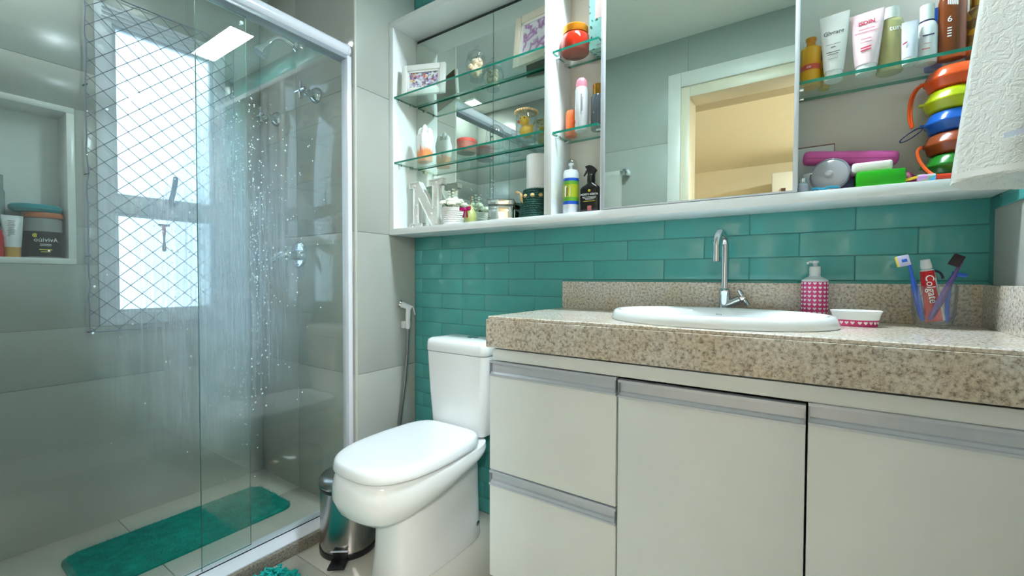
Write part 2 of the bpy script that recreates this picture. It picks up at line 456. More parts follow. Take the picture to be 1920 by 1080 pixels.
# front wall (behind the viewer) with doorway
DOOR = (1.0, 0.0, 1.72, 2.09)
bm = bm_new()
for a0, b0, a1, b1 in minus((-0.95, 0.0, 2.10, H), [DOOR]): box(bm, a0, -1.64, b0, a1, YF - 0.004, b1)
wall_front = struct('wall_front', bm, PGROUT)
for z0, z1 in ROWS:
    for xa, xb in ((XW, -0.02), (-0.02, 1.0), (1.0, XR)):
        for r in minus((xa, z0, xb, z1), [DOOR]): tile(wall_front, 'Y', 1, YF, r, PORC, 0.0008, 0.009, 0.0007, 'wall_tile')
door = thing('door_1', 'white painted door casing', 'door'); del door['category'], door['label']; door['kind'] = 'structure'
CASE = pmat('casing_white', (222, 220, 212), 0.35, var=0.015)
bm = bm_new(); box(bm, 0.894, YF, 0.0, 0.966, YF + 0.016, 2.205, 0.003); obj('casing', bm, CASE, door)
bm = bm_new(); box(bm, 1.756, YF, 0.0, 1.828, YF + 0.016, 2.205, 0.003); obj('casing', bm, CASE, door)
bm = bm_new(); box(bm, 0.966, YF, 2.122, 1.756, YF + 0.016, 2.205, 0.003); obj('casing', bm, CASE, door)
JAMB = pmat('jamb_cream', (226, 214, 190), 0.35, var=0.015)
for x0, x1, z0, z1 in ((0.962, 1.012, 0, 2.125), (1.71, 1.762, 0, 2.125), (1.012, 1.71, 2.062, 2.125)):
    bm = bm_new(); box(bm, x0, -1.66, z0, x1, YF + 0.004, z1, 0.002); obj('jamb', bm, JAMB, door)

# room beyond the doorway (seen in the mirror)
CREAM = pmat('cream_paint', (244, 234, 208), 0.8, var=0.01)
bm = bm_new(); box(bm, -1.2, -5.1, -0.1, 4.0, -1.66, -0.004); struct('floor_bedroom', bm, pmat('wood_floor', (186, 176, 164), 0.4, var=0.15, scale=6, stretch=(1, 8, 1)))
bm = bm_new(); box(bm, -1.2, -5.1, H, 4.0, -1.66, H + 0.08); struct('ceiling_bedroom', bm, CREAM)
bm = bm_new(); box(bm, -1.2, -2.63, H - 0.04, 4.0, -1.66, H - 0.002); struct('ceiling_shade_drop', bm, pmat('shade_drop_tone', (196, 184, 158), 0.8, var=0.02))  # shallow drop added so this stretch of ceiling turns dark, toned darker as well
bm = bm_new(); box(bm, -1.2, -5.2, 0.0, 4.0, -5.0, H); struct('wall_bedroom_far', bm, CREAM)
bm = bm_new(); box(bm, -1.3, -5.1, 0.0, -1.2, -1.66, H); struct('wall_bedroom_left', bm, CREAM)
bm = bm_new(); box(bm, 4.0, -5.1, 0.0, 4.1, -1.66, H); struct('wall_bedroom_right', bm, CREAM)
bm = bm_new(); box(bm, -1.3, -1.668, 0.0, -0.95, -1.64, H); box(bm, 2.10, -1.668, 0.0, 4.1, -1.64, H); struct('wall_bedroom_near', bm, CREAM)
wd = thing('wardrobe', 'tall white wardrobe in the room beyond the doorway', 'wardrobe', (1.25, -4.98, 0))
bm = bm_new(); box(bm, 0, 0, 0, 1.4, 0.55, 2.18); obj('carcass', bm, WHITE, wd)
for k in range(2):
    bm = bm_new(); box(bm, 0.004 + k * 0.7, 0.55, 0.06, 0.696 + k * 0.7, 0.57, 2.17, 0.002); d = obj('door', bm, WHITE, wd)
    bm = bm_new(); box(bm, 0.09 + k * 0.5, 0.572, 0.9, 0.13 + k * 0.5, 0.59, 2.0, 0.002); obj('handle', bm, pmat('dark_wood_pull', (80, 52, 44), 0.4), d)
lp = thing('fill_ceiling_lamp', 'unseen round ceiling lamp added to light the vanity through the doorway', 'lamp', (2.9, -3.3, H))  # unseen lamp added to brighten the far room and the vanity front
bm = bm_new(); lathe(bm, [(0.0, -0.055), (0.16, -0.055), (0.18, -0.03), (0.18, -0.008)], 32); obj('diffuser', bm, emat('fill_lamp', (0.95, 0.95, 0.93), BED_STRENGTH), lp)
bm = bm_new(); lathe(bm, [(0.19, -0.012), (0.19, 0.0)], 32); obj('base', bm, WHITE, lp)

# ceiling lights
led = thing('ceiling_light', 'long slim rectangular ceiling light above the vanity', 'light', (1.235, -0.285, H))
bm = bm_new(); box(bm, -0.222, -0.062, -0.012, 0.222, 0.062, -0.003); obj('diffuser', bm, emat('led_white', (0.82, 0.96, 1.03), LED_STRENGTH), led)
bm = bm_new()
for a in ((-0.232, -0.072, -0.222, 0.072), (0.222, -0.072, 0.232, 0.072), (-0.222, -0.072, 0.222, -0.062), (-0.222, 0.062, 0.222, 0.072)): box(bm, a[0], a[1], -0.014, a[2], a[3], 0.0)
obj('frame', bm, WHITE, led)
dl = thing('downlight', 'small square recessed light in the ceiling above the shower', 'light', (-0.62, -1.26, H))
bm = bm_new(); box(bm, -0.05, -0.05, -0.008, 0.05, 0.05, -0.002); obj('diffuser', bm, emat('down_warm', (0.88, 0.98, 0.98), SHOWER_STRENGTH), dl)
bm = bm_new()
for a in ((-0.06, -0.06, -0.05, 0.06), (0.05, -0.06, 0.06, 0.06), (-0.05, -0.06, 0.05, -0.05), (-0.05, 0.05, 0.05, 0.06)): box(bm, a[0], a[1], -0.010, a[2], a[3], 0.0)
obj('frame', bm, WHITE, dl)

# ------------------------------------------------------------------ window
win = thing('window_1', 'x', 'window'); del win['category'], win['label']; win['kind'] = 'structure'
y0, z0, y1, z1 = WIN
OY0, OY1 = -0.900, -0.560
FX0, FX1 = -0.815, -0.763
for nm, a in (('frame_jamb', (y0, z0, OY0 - 0.014, z1)), ('frame_jamb', (OY1 + 0.014, z0, y1, z1)), ('frame_sill', (OY0 - 0.014, z0, OY1 + 0.014, 0.872)), ('frame_head', (OY0 - 0.014, 2.046, OY1 + 0.014, z1))):
    bm = bm_new(); box(bm, FX0, a[0], a[1], FX1, a[2], a[3], 0.002); f = obj(nm, bm, WFRAME, win)
    if nm == 'frame_head':
        bm = bm_new()
        for zz in (2.062, 2.080, 2.099): box(bm, FX1 - 0.002, y0 + 0.02, zz, FX1 + 0.006, y1 - 0.02, zz + 0.006, 0.001)
        obj('track', bm, WFRAME, f)
bm = bm_new(); box(bm, FX0 + 0.004, OY0 - 0.014, 1.283, FX1 - 0.004, OY1 + 0.014, 1.352, 0.003); obj('transom', bm, WFRAME, win)
for za, zb in ((0.872, 1.283), (1.352, 2.046)):
    bm = bm_new()
    for a in ((OY0 - 0.014, za, OY0, zb), (OY1, za, OY1 + 0.014, zb), (OY0, za, OY1, za + 0.011), (OY0, zb - 0.012, OY1, zb)): box(bm, -0.80, a[0], a[1], -0.778, a[2], a[3], 0.001)
    s = obj('sash', bm, WFRAME, win)
    bm = bm_new(); box(bm, -0.793, OY0 - 0.002, za + 0.009, -0.789, OY1 + 0.002, zb - 0.010); obj('pane', bm, PANE, s)
bm = bm_new(); box(bm, -0.764, -0.742, 1.338, -0.756, -0.70, 1.352, 0.002)
tube(bm, bezier([(-0.757, -0.728, 1.346), (-0.75, -0.724, 1.37), (-0.745, -0.712, 1.43), (-0.742, -0.712, 1.462)], 8), [0.010] * 8 + [0.009], 10)
obj('latch', bm, pmat('latch_grey', (126, 142, 172), 0.4), win)

# safety net over the window, hooked to the wall
NETM = pmat('net_cord', (112, 118, 130), 0.7)
net = thing('safety_net', 'diamond mesh safety net of thin cord stretched over the window', 'net', (0, 0, 0))
bm = bm_new(); NY0, NY1, NZ0, NZ1, NX = -0.998, -0.470, 0.800, 2.150, -0.7500
s_ = 0.0705
def seg_clip(c, slope):
    pts = []
    for y in (NY0, NY1):
        z = slope * y + c
        if NZ0 <= z <= NZ1: pts.append((y, z))
    for z in (NZ0, NZ1):
        y = (z - c) / slope
        if NY0 < y < NY1: pts.append((y, z))
    return pts[:2]
for sl in (0.93, -0.93):
    c = -3.0
    while c < 6:
        p = seg_clip(c, sl)
        if len(p) == 2 and math.hypot(p[0][0] - p[1][0], p[0][1] - p[1][1]) > 0.01:
            tube(bm, [(NX, *p[0]), (NX, *p[1])], 0.0015, 5, caps=False)
        c += s_
obj('mesh', bm, NETM, net)
bm = bm_new()
k = -40
cs = [(-3.0 + s_ * i) for i in range(130)]
for c1 in cs:
    for c2 in cs:
        y = (c2 - c1) / (2 * 0.93); z = 0.93 * y + c1
        if NY0 < y < NY1 and NZ0 < z < NZ1: ball(bm, (NX, y, z), 0.0035, 1)
kn = obj('knots', bm, pmat('net_knot', (104, 108, 122), 0.7), net); kn['kind'] = 'stuff'
bm = bm_new()
loop = []
for a, b, n in (((NY0, NZ0), (NY1, NZ0), 14), ((NY1, NZ0), (NY1, NZ1), 30), ((NY1, NZ1), (NY0, NZ1), 14), ((NY0, NZ1), (NY0, NZ0), 30)):
    for i in range(n):
        t = i / n; q = (a[0] + (b[0] - a[0]) * t, a[1] + (b[1] - a[1]) * t)
        loop.append((NX + random.uniform(-.002, .002), q[0] + random.uniform(-.003, .003), q[1] + random.uniform(-.003, .003)))
tube(bm, loop, 0.0028, 6, closed=True); obj('edge_rope', bm, pmat('net_rope', (128, 132, 150), 0.8), net)
for (yy, zz) in ((NY0 - .004, 0.80), (NY0 - .004, 1.10), (NY0 - .004, 1.42), (NY0 - .004, 1.765), (NY0 - .004, 2.1), (NY1 + .004, 0.80), (NY1 + .004, 1.30), (NY1 + .004, 1.8)):
    bm = bm_new(); tube(bm, [(XW + 0.0005, yy, zz), (NX - 0.002, yy, zz), (NX + 0.003, yy + 0.006, zz), (NX + 0.001, yy + 0.008, zz + 0.006)], 0.0026, 6)
    obj('hook', bm, pmat('hook_dark', (84, 88, 100), 0.4, 0.6), net)

# disposable razor hung in the net
rz = thing('disposable_razor', 'pink and grey razor hooked in the window net', 'razor', (-0.7455, -0.757, 1.13))
bm = bm_new(); tube(bm, bezier([(0, 0.0, 0.0), (0.004, 0.0, 0.03), (0.004, 0.0, 0.07), (0.0, 0.0, 0.105)], 10), [0.006, 0.008, 0.0075, 0.006, 0.0045, 0.004, 0.0045, 0.0055, 0.006, 0.0055, 0.005], 8); obj('handle', bm, pmat('razor_grey', (150, 150, 170), 0.4), rz)
bm = bm_new(); tube(bm, [(0.003, 0.0, 0.078), (0.001, 0, 0.112)], 0.0068, 8); obj('grip', bm, pmat('razor_pink', (226, 130, 160), 0.4), rz)
bm = bm_new(); box(bm, -0.004, -0.021, 0.110, 0.006, 0.021, 0.119, 0.002); obj('blade_head', bm, pmat('razor_head', (120, 130, 150), 0.3), rz)

# ------------------------------------------------------------------ niche in the shower wall
nic = thing('wall_niche', 'x', 'niche'); del nic['category'], nic['label']; nic['kind'] = 'structure'
NM = pmat('niche_stone', (224, 226, 222), 0.25, var=0.015)
a0, b0, a1, b1 = NIC
NB = -0.90
bm = bm_new(); box(bm, NB - 0.02, a0, b0, NB, a1, b1); obj('back', bm, NM, nic)
for nm, r in (('sill', (a0, b0, a1, b0 + 0.022)), ('top', (a0, b1 - 0.022, a1, b1)), ('side', (a1 - 0.022, b0 + 0.022, a1, b1 - 0.022)), ('side', (a0, b0 + 0.022, a0 + 0.022, b1 - 0.022))):
    bm = bm_new(); box(bm, NB, r[0], r[1], XW + 0.004, r[2], r[3], 0.001); obj(nm, bm, NM, nic)
NZ = b0 + 0.0225
def put(name, label, cat, loc, rz=0.0, group=None): return thing(name, label, cat, loc, rz, group)
j = put('cream_jar', 'wide hair cream jar with orange rim, teal lid and black label in the niche', 'jar', (-0.825, -1.109, NZ + 0.0002), PI / 2)
bm = bm_new(); lathe(bm, [(0.0, 0.0), (0.050, 0.0), (0.053, 0.004), (0.053, 0.145), (0.049, 0.150)], 36); obj('tub', bm, pmat('tub_smoke', (172, 176, 176), 0.15, trans=0.25), j)
bm = bm_new(); lathe_open(bm, [(0.0536, 0.004), (0.0536, 0.098)], 36); obj('label', bm, pmat('label_black', (24, 26, 30), 0.35, var=0.1), j)
bm = bm_new(); lathe(bm, [(0.0, 0.150), (0.055, 0.150), (0.056, 0.160), (0.054, 0.169), (0, 0.169)], 36); obj('rim', bm, pmat('rim_orange', (196, 112, 66), 0.35), j)
bm = bm_new(); lathe(bm, [(0.0, 0.170), (0.060, 0.170), (0.070, 0.180), (0.070, 0.192), (0.064, 0.197), (0, 0.197)], 40); o = obj('lid', bm, pmat('teal_plastic', (24, 140, 150), 0.35), j); o.location = (-0.017, 0.004, 0)
text('lettering', 'oúivivA', 0.022, pmat('ink_white', (225, 228, 228), 0.5, var=0), j, (0.0, -0.0539, 0.066), wrap=0.0539)
print_lines(j, [(-0.002, 0.030, 0.034, 0.004), (-0.002, 0.022, 0.026, 0.003)], -0.0541, pmat('ink_yellow', (206, 190, 60), 0.5, var=0)); print_lines(j, [(-0.002, 0.050, 0.030, 0.002), (-0.002, 0.045, 0.030, 0.002)], -0.0541, pmat('ink_white', (225, 228, 228), 0.5, var=0))
bm = bm_new(); lathe(bm, [(0, -0.0005), (0.0075, -0.0005), (0.0075, 0.0005), (0, 0.0005)], 16, (-0.028, -0.0475, 0.082), axis='Y'); obj('seal', bm, pmat('ink_yellow', (206, 190, 60)), j)
def squeeze(name, label, cat, loc, w, h, capr, caph, mat, capmat, rz=0.0, d=None, n=28, lean=0.0, group=None):
    """cosmetic tube standing on its cap, flattening to a crimped top edge"""
    t = put(name, label, cat, loc, rz, group)
    rings = []
    base = capr * 1.08
    for i in range(10):
        q = i / 9.0
        rx = base + (w / 2 - base) * q ** 0.85
        ry = max(base * (1 - q ** 1.6), 0.0016)
        z = caph + (h - caph) * q
        rings.append([Vector((rx * math.cos(2 * PI * k / n) + lean * q, ry * math.sin(2 * PI * k / n), z)) for k in range(n)])
    bm = bm_new(); loft(bm, rings); obj('body', bm, mat, t, 40)
    bm = bm_new(); lathe(bm, [(0, 0), (capr, 0), (capr * 1.03, 0.002), (capr, caph), (0, caph)], 24); obj('cap', bm, capmat, t)
    return t
t = squeeze('lotion_tube', 'white lotion tube with amber cap beside the teal-lidded jar', 'tube', (-0.795, -1.190, NZ + 0.0002), 0.055, 0.15, 0.02, 0.035, pmat('tube_white', (214, 218, 218), 0.3), pmat('amber_cap', (206, 160, 84), 0.3), PI / 2)
print_lines(t, [(-0.004, 0.075 + 0.006 * q, 0.020 - 0.003 * (q % 3), 0.0016) for q in range(10)], -0.0165, pmat('ink_grey', (110, 116, 120), 0.5, var=0))
b = put('shampoo_bottle', 'red shampoo bottle with black cap on the niche sill', 'bottle', (-0.80, -1.236, NZ + 0.0002))
bm = bm_new(); lathe(bm, [(0, 0), (0.026, 0), (0.028, 0.004), (0.028, 0.07), (0.02, 0.098), (0, 0.098)], 28); obj('body', bm, pmat('red_gel', (186, 34, 44), 0.2), b)
bm = bm_new(); lathe(bm, [(0, 0.098), (0.017, 0.098), (0.021, 0.118), (0, 0.118)], 24); obj('cap', bm, BLACK, b)
b = put('pump_bottle', 'tall clear bottle at the back of the niche', 'bottle', (-0.867, -1.228, NZ + 0.0002))
bm = bm_new(); lathe(bm, [(0, 0), (0.03, 0), (0.031, 0.004), (0.031, 0.24), (0.027, 0.25), (0.027, 0.30), (0, 0.302)], 28); obj('body', bm, pmat('bottle_translucent', (172, 190, 190), 0.2, trans=0.3), b)

# ------------------------------------------------------------------ shower fittings
def valve(loc, label, sc=1.0):
    v = thing('shower_valve', label, 'valve', loc); v.scale = (1.2, 1.2, 1.2)
    bm = bm_new(); lathe(bm, [(0, 0.0), (0.030, 0.0), (0.030, -0.004), (0.022, -0.016), (0.014, -0.022), (0, -0.022)], 28, axis='Y'); obj('flange', bm, CHROME, v)
    bm = bm_new(); lathe(bm, [(0.013, -0.018), (0.013, -0.045), (0.009, -0.05), (0.009, -0.062), (0, -0.062)], 20, axis='Y'); obj('stem', bm, CHROME, v)
    bm = bm_new(); ball(bm, (0, -0.062, 0), 0.011, 2)
    tube(bm, [(0, -0.064, -0.030), (0, -0.064, 0.030)], [0.006, 0.006], 10); tube(bm, [(-0.030, -0.064, 0), (0.030, -0.064, 0)], [0.006, 0.006], 10)
    obj('cross_handle', bm, CHROME, v)
    return v
valve((-0.262, YV, 1.838), 'chrome cross-handle shower valve nearest the glass edge profile')
valve((-0.600, YV, 1.800), 'chrome cross-handle shower valve nearest the window corner')
mx = thing('shower_mixer', 'chrome single lever shower mixer with round wall plate', 'mixer', (-0.415, YV, 1.125))
bm = bm_new(); lathe(bm, [(0, 0.0), (0.062, 0.0), (0.062, -0.004), (0.055, -0.010), (0, -0.012)], 40, axis='Y'); obj('wall_plate', bm, CHROME, mx)
bm = bm_new(); lathe(bm, [(0.026, -0.010), (0.026, -0.05), (0.023, -0.06), (0, -0.062)], 28, axis='Y'); obj('body', bm, CHROME, mx)
bm = bm_new(); tube(bm, bezier([(0.0, -0.045, 0.004), (-0.01, -0.075, 0.006), (-0.03, -0.10, -0.02), (-0.05, -0.125, -0.055)], 10), [0.022, 0.022, 0.021, 0.020, 0.018, 0.016, 0.014, 0.012, 0.0105, 0.009, 0.007], 14); obj('lever', bm, CHROME, mx)
bm = bm_new(); lathe(bm, [(0, -0.011), (0.005, -0.011), (0.005, -0.013), (0, -0.013)], 12, (0.004, 0, -0.046), axis='Y'); obj('screw', bm, ALUD, mx)
sh = thing('overhead_shower', 'small chrome shower head on curved arm', 'shower head', (-0.43, YV, 2.105))
bm = bm_new(); lathe(bm, [(0, 0.0), (0.024, 0.0), (0.024, -0.004), (0.014, -0.014), (0, -0.014)], 24, axis='Y'); obj('flange', bm, CHROME, sh)
arm = bezier([(0, -0.005, 0), (-0.01, -0.035, 0.022), (-0.024, -0.075, 0.036), (-0.040, -0.100, -0.012)], 14)
bm = bm_new(); tube(bm, arm, 0.0095, 12); obj('arm', bm, CHROME, sh)
d = (arm[-1] - arm[-2]).normalized()
bm = bm_new(); pp = [arm[-1] + d * q for q in (-0.01, 0.0, 0.012, 0.035, 0.062, 0.068, 0.072)]
tube(bm, pp, [0.012, 0.014, 0.014, 0.022, 0.033, 0.034, 0.031], 24); hd = obj('head', bm, CHROME, sh)
bm = bm_new(); tube(bm, [arm[-1] + d * 0.071, arm[-1] + d * 0.074], 0.026, 24); obj('spray_face', bm, ALUD, hd)

# ------------------------------------------------------------------ shower enclosure
RAILW = pmat('rail_white', (226, 228, 238), 0.2, var=0.01)
bm = bm_new(); box(bm, -0.095, YF + 0.0, 0.0, 0.047, YV + 0.0, 0.042, 0.002); tr = struct('trim_1', bm, granite('granite_darkened', 0.42), True)  # granite colour darkened to carry the kerb's shadow and wet dirt
enc = thing('shower_screen', 'fixed clear glass shower panel with white top rail and wall profile', 'shower screen')
bm = bm_new()
sec = [(0.030 * math.cos(a), 0.030 * math.sin(a)) for a in [2 * PI * i / 28 for i in range(28)]]
loft(bm, [[Vector((-0.040 + x, y, 1.968 + z)) for x, z in sec] for y in (YF + 0.001, YV - 0.012)]); o = obj('top_rail', bm, RAILW, enc)
bm = bm_new(); loft(bm, [[Vector((-0.040 + x * k, y, 1.968 + z * k)) for x, z in sec] for y, k in ((YV - 0.014, 1.0), (YV - 0.012, 1.08), (YV - 0.003, 1.08), (YV - 0.0005, 1.02))]); obj('end_cap', bm, RAILW, o)
bm = bm_new(); box(bm, -0.066, YF + 0.001, 1.928, -0.014, YV - 0.001, 1.946, 0.002); obj('glass_channel', bm, pmat('channel_grey', (150, 158, 166), 0.3), o)
bm = bm_new()
prof = [(-0.070, 0.042), (0.030, 0.042), (0.030, 0.046), (0.006, 0.062), (-0.012, 0.064), (-0.070, 0.056)]
loft(bm, [[Vector((x, y, z)) for x, z in prof] for y in (YF + 0.001, YV - 0.001)]); bt = obj('bottom_rail', bm, RAILW, enc, 25)
bm = bm_new(); box(bm, -0.0155, YF + 0.001, 0.060, -0.0125, YV - 0.02, 0.0665); obj('seal', bm, BLACK, bt)
bm = bm_new(); box(bm, -0.048, YV - 0.022, 0.06, -0.006, YV - 0.0005, 1.94, 0.002); obj('wall_profile', bm, RAILW, enc)
bm = bm_new(); box(bm, -0.030, -0.894, 0.060, -0.022, YV - 0.016, 1.935)
gp = obj('glass_pane', bm, [SHOWG, SHOWE], enc, smooth=False)
for p in gp.data.polygons:
    if abs(p.normal.x) < 0.5: p.material_index = 1
sld = thing('sliding_shower_door', 'sliding clear glass shower door overlapping the fixed panel', 'shower door')
bm = bm_new(); box(bm, -0.060, YF + 0.01, 0.0585, -0.052, -0.730, 1.9275)
gp = obj('glass_pane', bm, [SHOWG, SHOWE], sld, smooth=False)
for p in gp.data.polygons:
    if abs(p.normal.x) < 0.5: p.material_index = 1
bm = bm_new(); lathe(bm, [(0, -0.063), (0.006, -0.063), (0.006, -0.0495), (0, -0.0495)], 14, (0, -0.745, 1.90), axis='X'); obj('roller_screw', bm, CHROME, sld)
# water drops on the inside of the glass
DROP, nt, out = new_mat('water_drop')
g = nt.nodes.new('ShaderNodeBsdfGlass'); g.inputs['IOR'].default_value = 1.33; g.inputs['Roughness'].default_value = 0.0
g2 = nt.nodes.new('ShaderNodeBsdfTranslucent'); g2.inputs[0].default_value = (0.95, 0.98, 1, 1)
g3 = nt.nodes.new('ShaderNodeBsdfDiffuse'); g3.inputs[0].default_value = (0.95, 0.98, 1, 1)
ga = nt.nodes.new('ShaderNodeAddShader'); nt.links.new(g2.outputs[0], ga.inputs[0]); nt.links.new(g3.outputs[0], ga.inputs[1])
gm = nt.nodes.new('ShaderNodeMixShader'); gm.inputs[0].default_value = 0.5; nt.links.new(g.outputs[0], gm.inputs[1]); nt.links.new(ga.outputs[0], gm.inputs[2]); nt.links.new(gm.outputs[0], out.inputs[0])
bms = [bm_new(), bm_new()]
n = 0
while n < 1700:
    if random.random() < 0.72: y = random.gauss(-0.755, 0.045)
    else: y = random.gauss(-0.80, 0.14)
    z = random.gauss(1.12, 0.27)
    if not (-1.25 < y < -0.45 and 0.3 < z < 1.66): continue
    r = min(0.0038, abs(random.gauss(0.0011, 0.0008)) + 0.0006)
    back = y < -0.735
    bmesh.ops.create_icosphere(bms[back], subdivisions=1, radius=r, matrix=Matrix.Translation((-0.0605 if back else -0.0305, y, z)) @ Matrix.Diagonal((0.55, 1, 1.15, 1)))
    n += 1
for b_, par in zip(bms, (enc, sld)):
    o = obj('water_drops', b_, DROP, par, 80); o['kind'] = 'stuff'

# ------------------------------------------------------------------ mats
def shag(name, label, cat, x0, y0, x1, y1, z, h, col, n, rad, corner=0.06, rz=0.0, noodle=True):
    t = thing(name, label, cat, ((x0 + x1) / 2, (y0 + y1) / 2, z), rz)
    w, d = x1 - x0, y1 - y0
    out = rrect(w, d, corner, 6)
    bm = bm_new(); loft(bm, [[Vector((x, y, 0)) for x, y in out], [Vector((x, y, h * 0.6)) for x, y in out], [Vector((x * 0.97, y * 0.97, h)) for x, y in out]])
    obj('base', bm, col, t)
    bm = bm_new()
    def inside(px, py):
        ax, ay = abs(px) - (w / 2 - corner), abs(py) - (d / 2 - corner)
        return (ax <= 0 or ay <= 0 or ax * ax + ay * ay <= corner * corner) and abs(px) <= w / 2 and abs(py) <= d / 2
    k = 0
    while k < n:
        px, py = random.uniform(-w / 2, w / 2), random.uniform(-d / 2, d / 2)
        if not inside(px, py): continue
        k += 1
        if noodle:
            tube(bm, [(px, py, h * 0.5), (px + random.gauss(0, 0.006), py + random.gauss(0, 0.006), h + rad * 2.2), (px + random.gauss(0, 0.008), py + random.gauss(0, 0.008), h + rad * 3.5)], [rad, rad * 1.1, rad * 0.7], 5)
        else:
            a = random.uniform(0, 2 * PI); s = random.uniform(0.004, 0.010)
            v = [bm.verts.new((px - rad, py, h * 0.8)), bm.verts.new((px + rad, py, h * 0.8)), bm.verts.new((px + s * math.cos(a), py + s * math.sin(a), h + random.uniform(0.002, 0.007)))]
            bm.faces.new(v)
    p = obj('pile', bm, col, t); p['kind'] = 'stuff'
    return t
shag('bath_mat', 'long teal bath mat lying on the shower floor', 'mat', -0.60, -1.125, -0.275, -0.445, 0.008, 0.012, pmat('mat_teal', (16, 138, 124), 0.9, var=0.25, scale=30, spec=0.1), 9000, 0.0016, 0.05, noodle=False)
shag('chenille_rug', 'bright turquoise chenille rug beside the shower kerb', 'rug', 0.075, -1.10, 0.52, -0.690, 0.0, 0.010, pmat('rug_turquoise', (36, 178, 170), 0.9, var=0.2, scale=40, spec=0.1), 1700, 0.0042, 0.045, rz=0.0)

# ------------------------------------------------------------------ toilet
TX = 0.425
toi = thing('toilet', 'white close-coupled ceramic toilet with closed lid beside the teal wall', 'toilet', (TX, 0, 0))
def dsec(hw, yf, yb, rb, n=44, pw=2.25, wf=1.0):
    """D-shaped plan: rounded front, square-ish rounded back"""
    out = []
    ym = yb - (yb - yf) * 0.42
    for i in range(n):
        a = 2 * PI * i / n - PI / 2
        c, s = math.cos(a), math.sin(a)
        if s <= 0:      # front half: superellipse
            x = hw * math.copysign(abs(c) ** (2 / pw), c); y = ym + (ym - yf) * -abs(s) ** (2 / pw)
        else:
            x = hw * math.copysign(abs(c) ** (2 / rb), c); y = ym + (yb - ym) * abs(s) ** (2 / rb)
            k = (y - ym) / (yb - ym); x *= 1 - (1 - wf) * k * k
        out.append((x, y))
    return out
bm = bm_new(); rings = []
for z, hw, yf, yb in ((0.0, 0.112, -0.545, -0.115), (0.006, 0.115, -0.55, -0.112), (0.10, 0.110, -0.535, -0.116), (0.20, 0.108, -0.53, -0.12), (0.28, 0.108, -0.52, -0.122), (0.318, 0.104, -0.50, -0.128), (0.335, 0.092, -0.47, -0.145), (0.340, 0.07, -0.44, -0.17)):
    rings.append([Vector((x, y, z)) for x, y in dsec(hw, yf, yb, 4.5, pw=3.0)])
loft(bm, rings); ped = obj('pedestal', bm, CERAM, toi, 50)
bm = bm_new(); lathe(bm, [(0, -0.0), (0.010, -0.0), (0.010, 0.004), (0.004, 0.006), (0, 0.006)], 16, (0.1085, -0.168, 0.062), axis='X'); obj('bolt_cap', bm, CHROME, ped)
bm = bm_new(); rings = []
for z, hw, yf, yb, sl in ((0.216, 0.075, -0.50, -0.20, 0.14), (0.222, 0.114, -0.568, -0.17, 0.13), (0.240, 0.150, -0.626, -0.15, 0.115), (0.274, 0.176, -0.667, -0.14, 0.085), (0.315, 0.187, -0.684, -0.135, 0.05), (0.355, 0.186, -0.683, -0.13, 0.02), (0.380, 0.182, -0.676, -0.128, 0.0), (0.390, 0.178, -0.670, -0.126, 0.0), (0.392, 0.165, -0.655, -0.13, 0.0)):
    rings.append([Vector((x, y, z + sl * max(0.0, (y + 0.62)) / 0.45)) for x, y in dsec(hw, yf, yb, 5.0, pw=2.6, wf=0.86)])
loft(bm, rings); obj('bowl', bm, CERAM, toi, 60)
bm = bm_new(); rings = []
for z, k in ((0.3900, -0.020), (0.3915, -0.016), (0.3975, -0.016), (0.3990, -0.020)):
    rings.append([Vector((x, y, z)) for x, y in dsec(0.180 + k, -0.669 - k, -0.195, 6.0, pw=2.9, wf=0.84)])
loft(bm, rings); st = obj('seat', bm, SEATW, toi, 50)
bm = bm_new(); rings = []
for z, k in ((0.3972, -0.014), (0.3976, -0.002), (0.4010, 0.000), (0.410, -0.001), (0.420, -0.0025), (0.4285, -0.006), (0.4330, -0.011), (0.4352, -0.018), (0.4360, -0.035), (0.4364, -0.09)):
    rings.append([Vector((x, y, z)) for x, y in dsec(0.183 + k, -0.672 - k, -0.182 + k * 0.6, 6.0, pw=2.9, wf=0.84)])
loft(bm, rings); obj('lid', bm, SEATW, toi, 60)
def tank_sec(hw, y0, y1, r, z, bulge=0.012, n=10):
    pts = []
    for x, y in rrect(2 * hw, y1 - y0, r, 6):
        yy = y + (y0 + y1) / 2
        if y < 0: yy -= bulge * (1 - (x / hw) ** 2)
        pts.append(Vector((x, yy, z)))
    return pts
bm = bm_new(); loft(bm, [tank_sec(0.132, -0.165, -0.02, 0.02, 0.40), tank_sec(0.138, -0.172, -0.018, 0.024, 0.42), tank_sec(0.150, -0.178, -0.015, 0.026, 0.56), tank_sec(0.158, -0.182, -0.012, 0.026, 0.70), tank_sec(0.159, -0.182, -0.012, 0.026, 0.716)]); obj('tank', bm, CERAM, toi, 40)
bm = bm_new(); loft(bm, [tank_sec(0.159, -0.183, -0.012, 0.026, 0.7185), tank_sec(0.161, -0.185, -0.010, 0.027, 0.722), tank_sec(0.160, -0.184, -0.010, 0.027, 0.752), tank_sec(0.157, -0.180, -0.012, 0.026, 0.764), tank_sec(0.148, -0.170, -0.020, 0.024, 0.770), tank_sec(0.11, -0.13, -0.05, 0.02, 0.7735)]); tl = obj('tank_lid', bm, CERAM, toi, 60)
bm = bm_new(); lathe(bm, [(0, 0.770), (0.024, 0.770), (0.024, 0.776), (0.020, 0.778), (0, 0.778)], 28, (0.03, -0.10, 0)); obj('flush_button', bm, CHROME, tl)

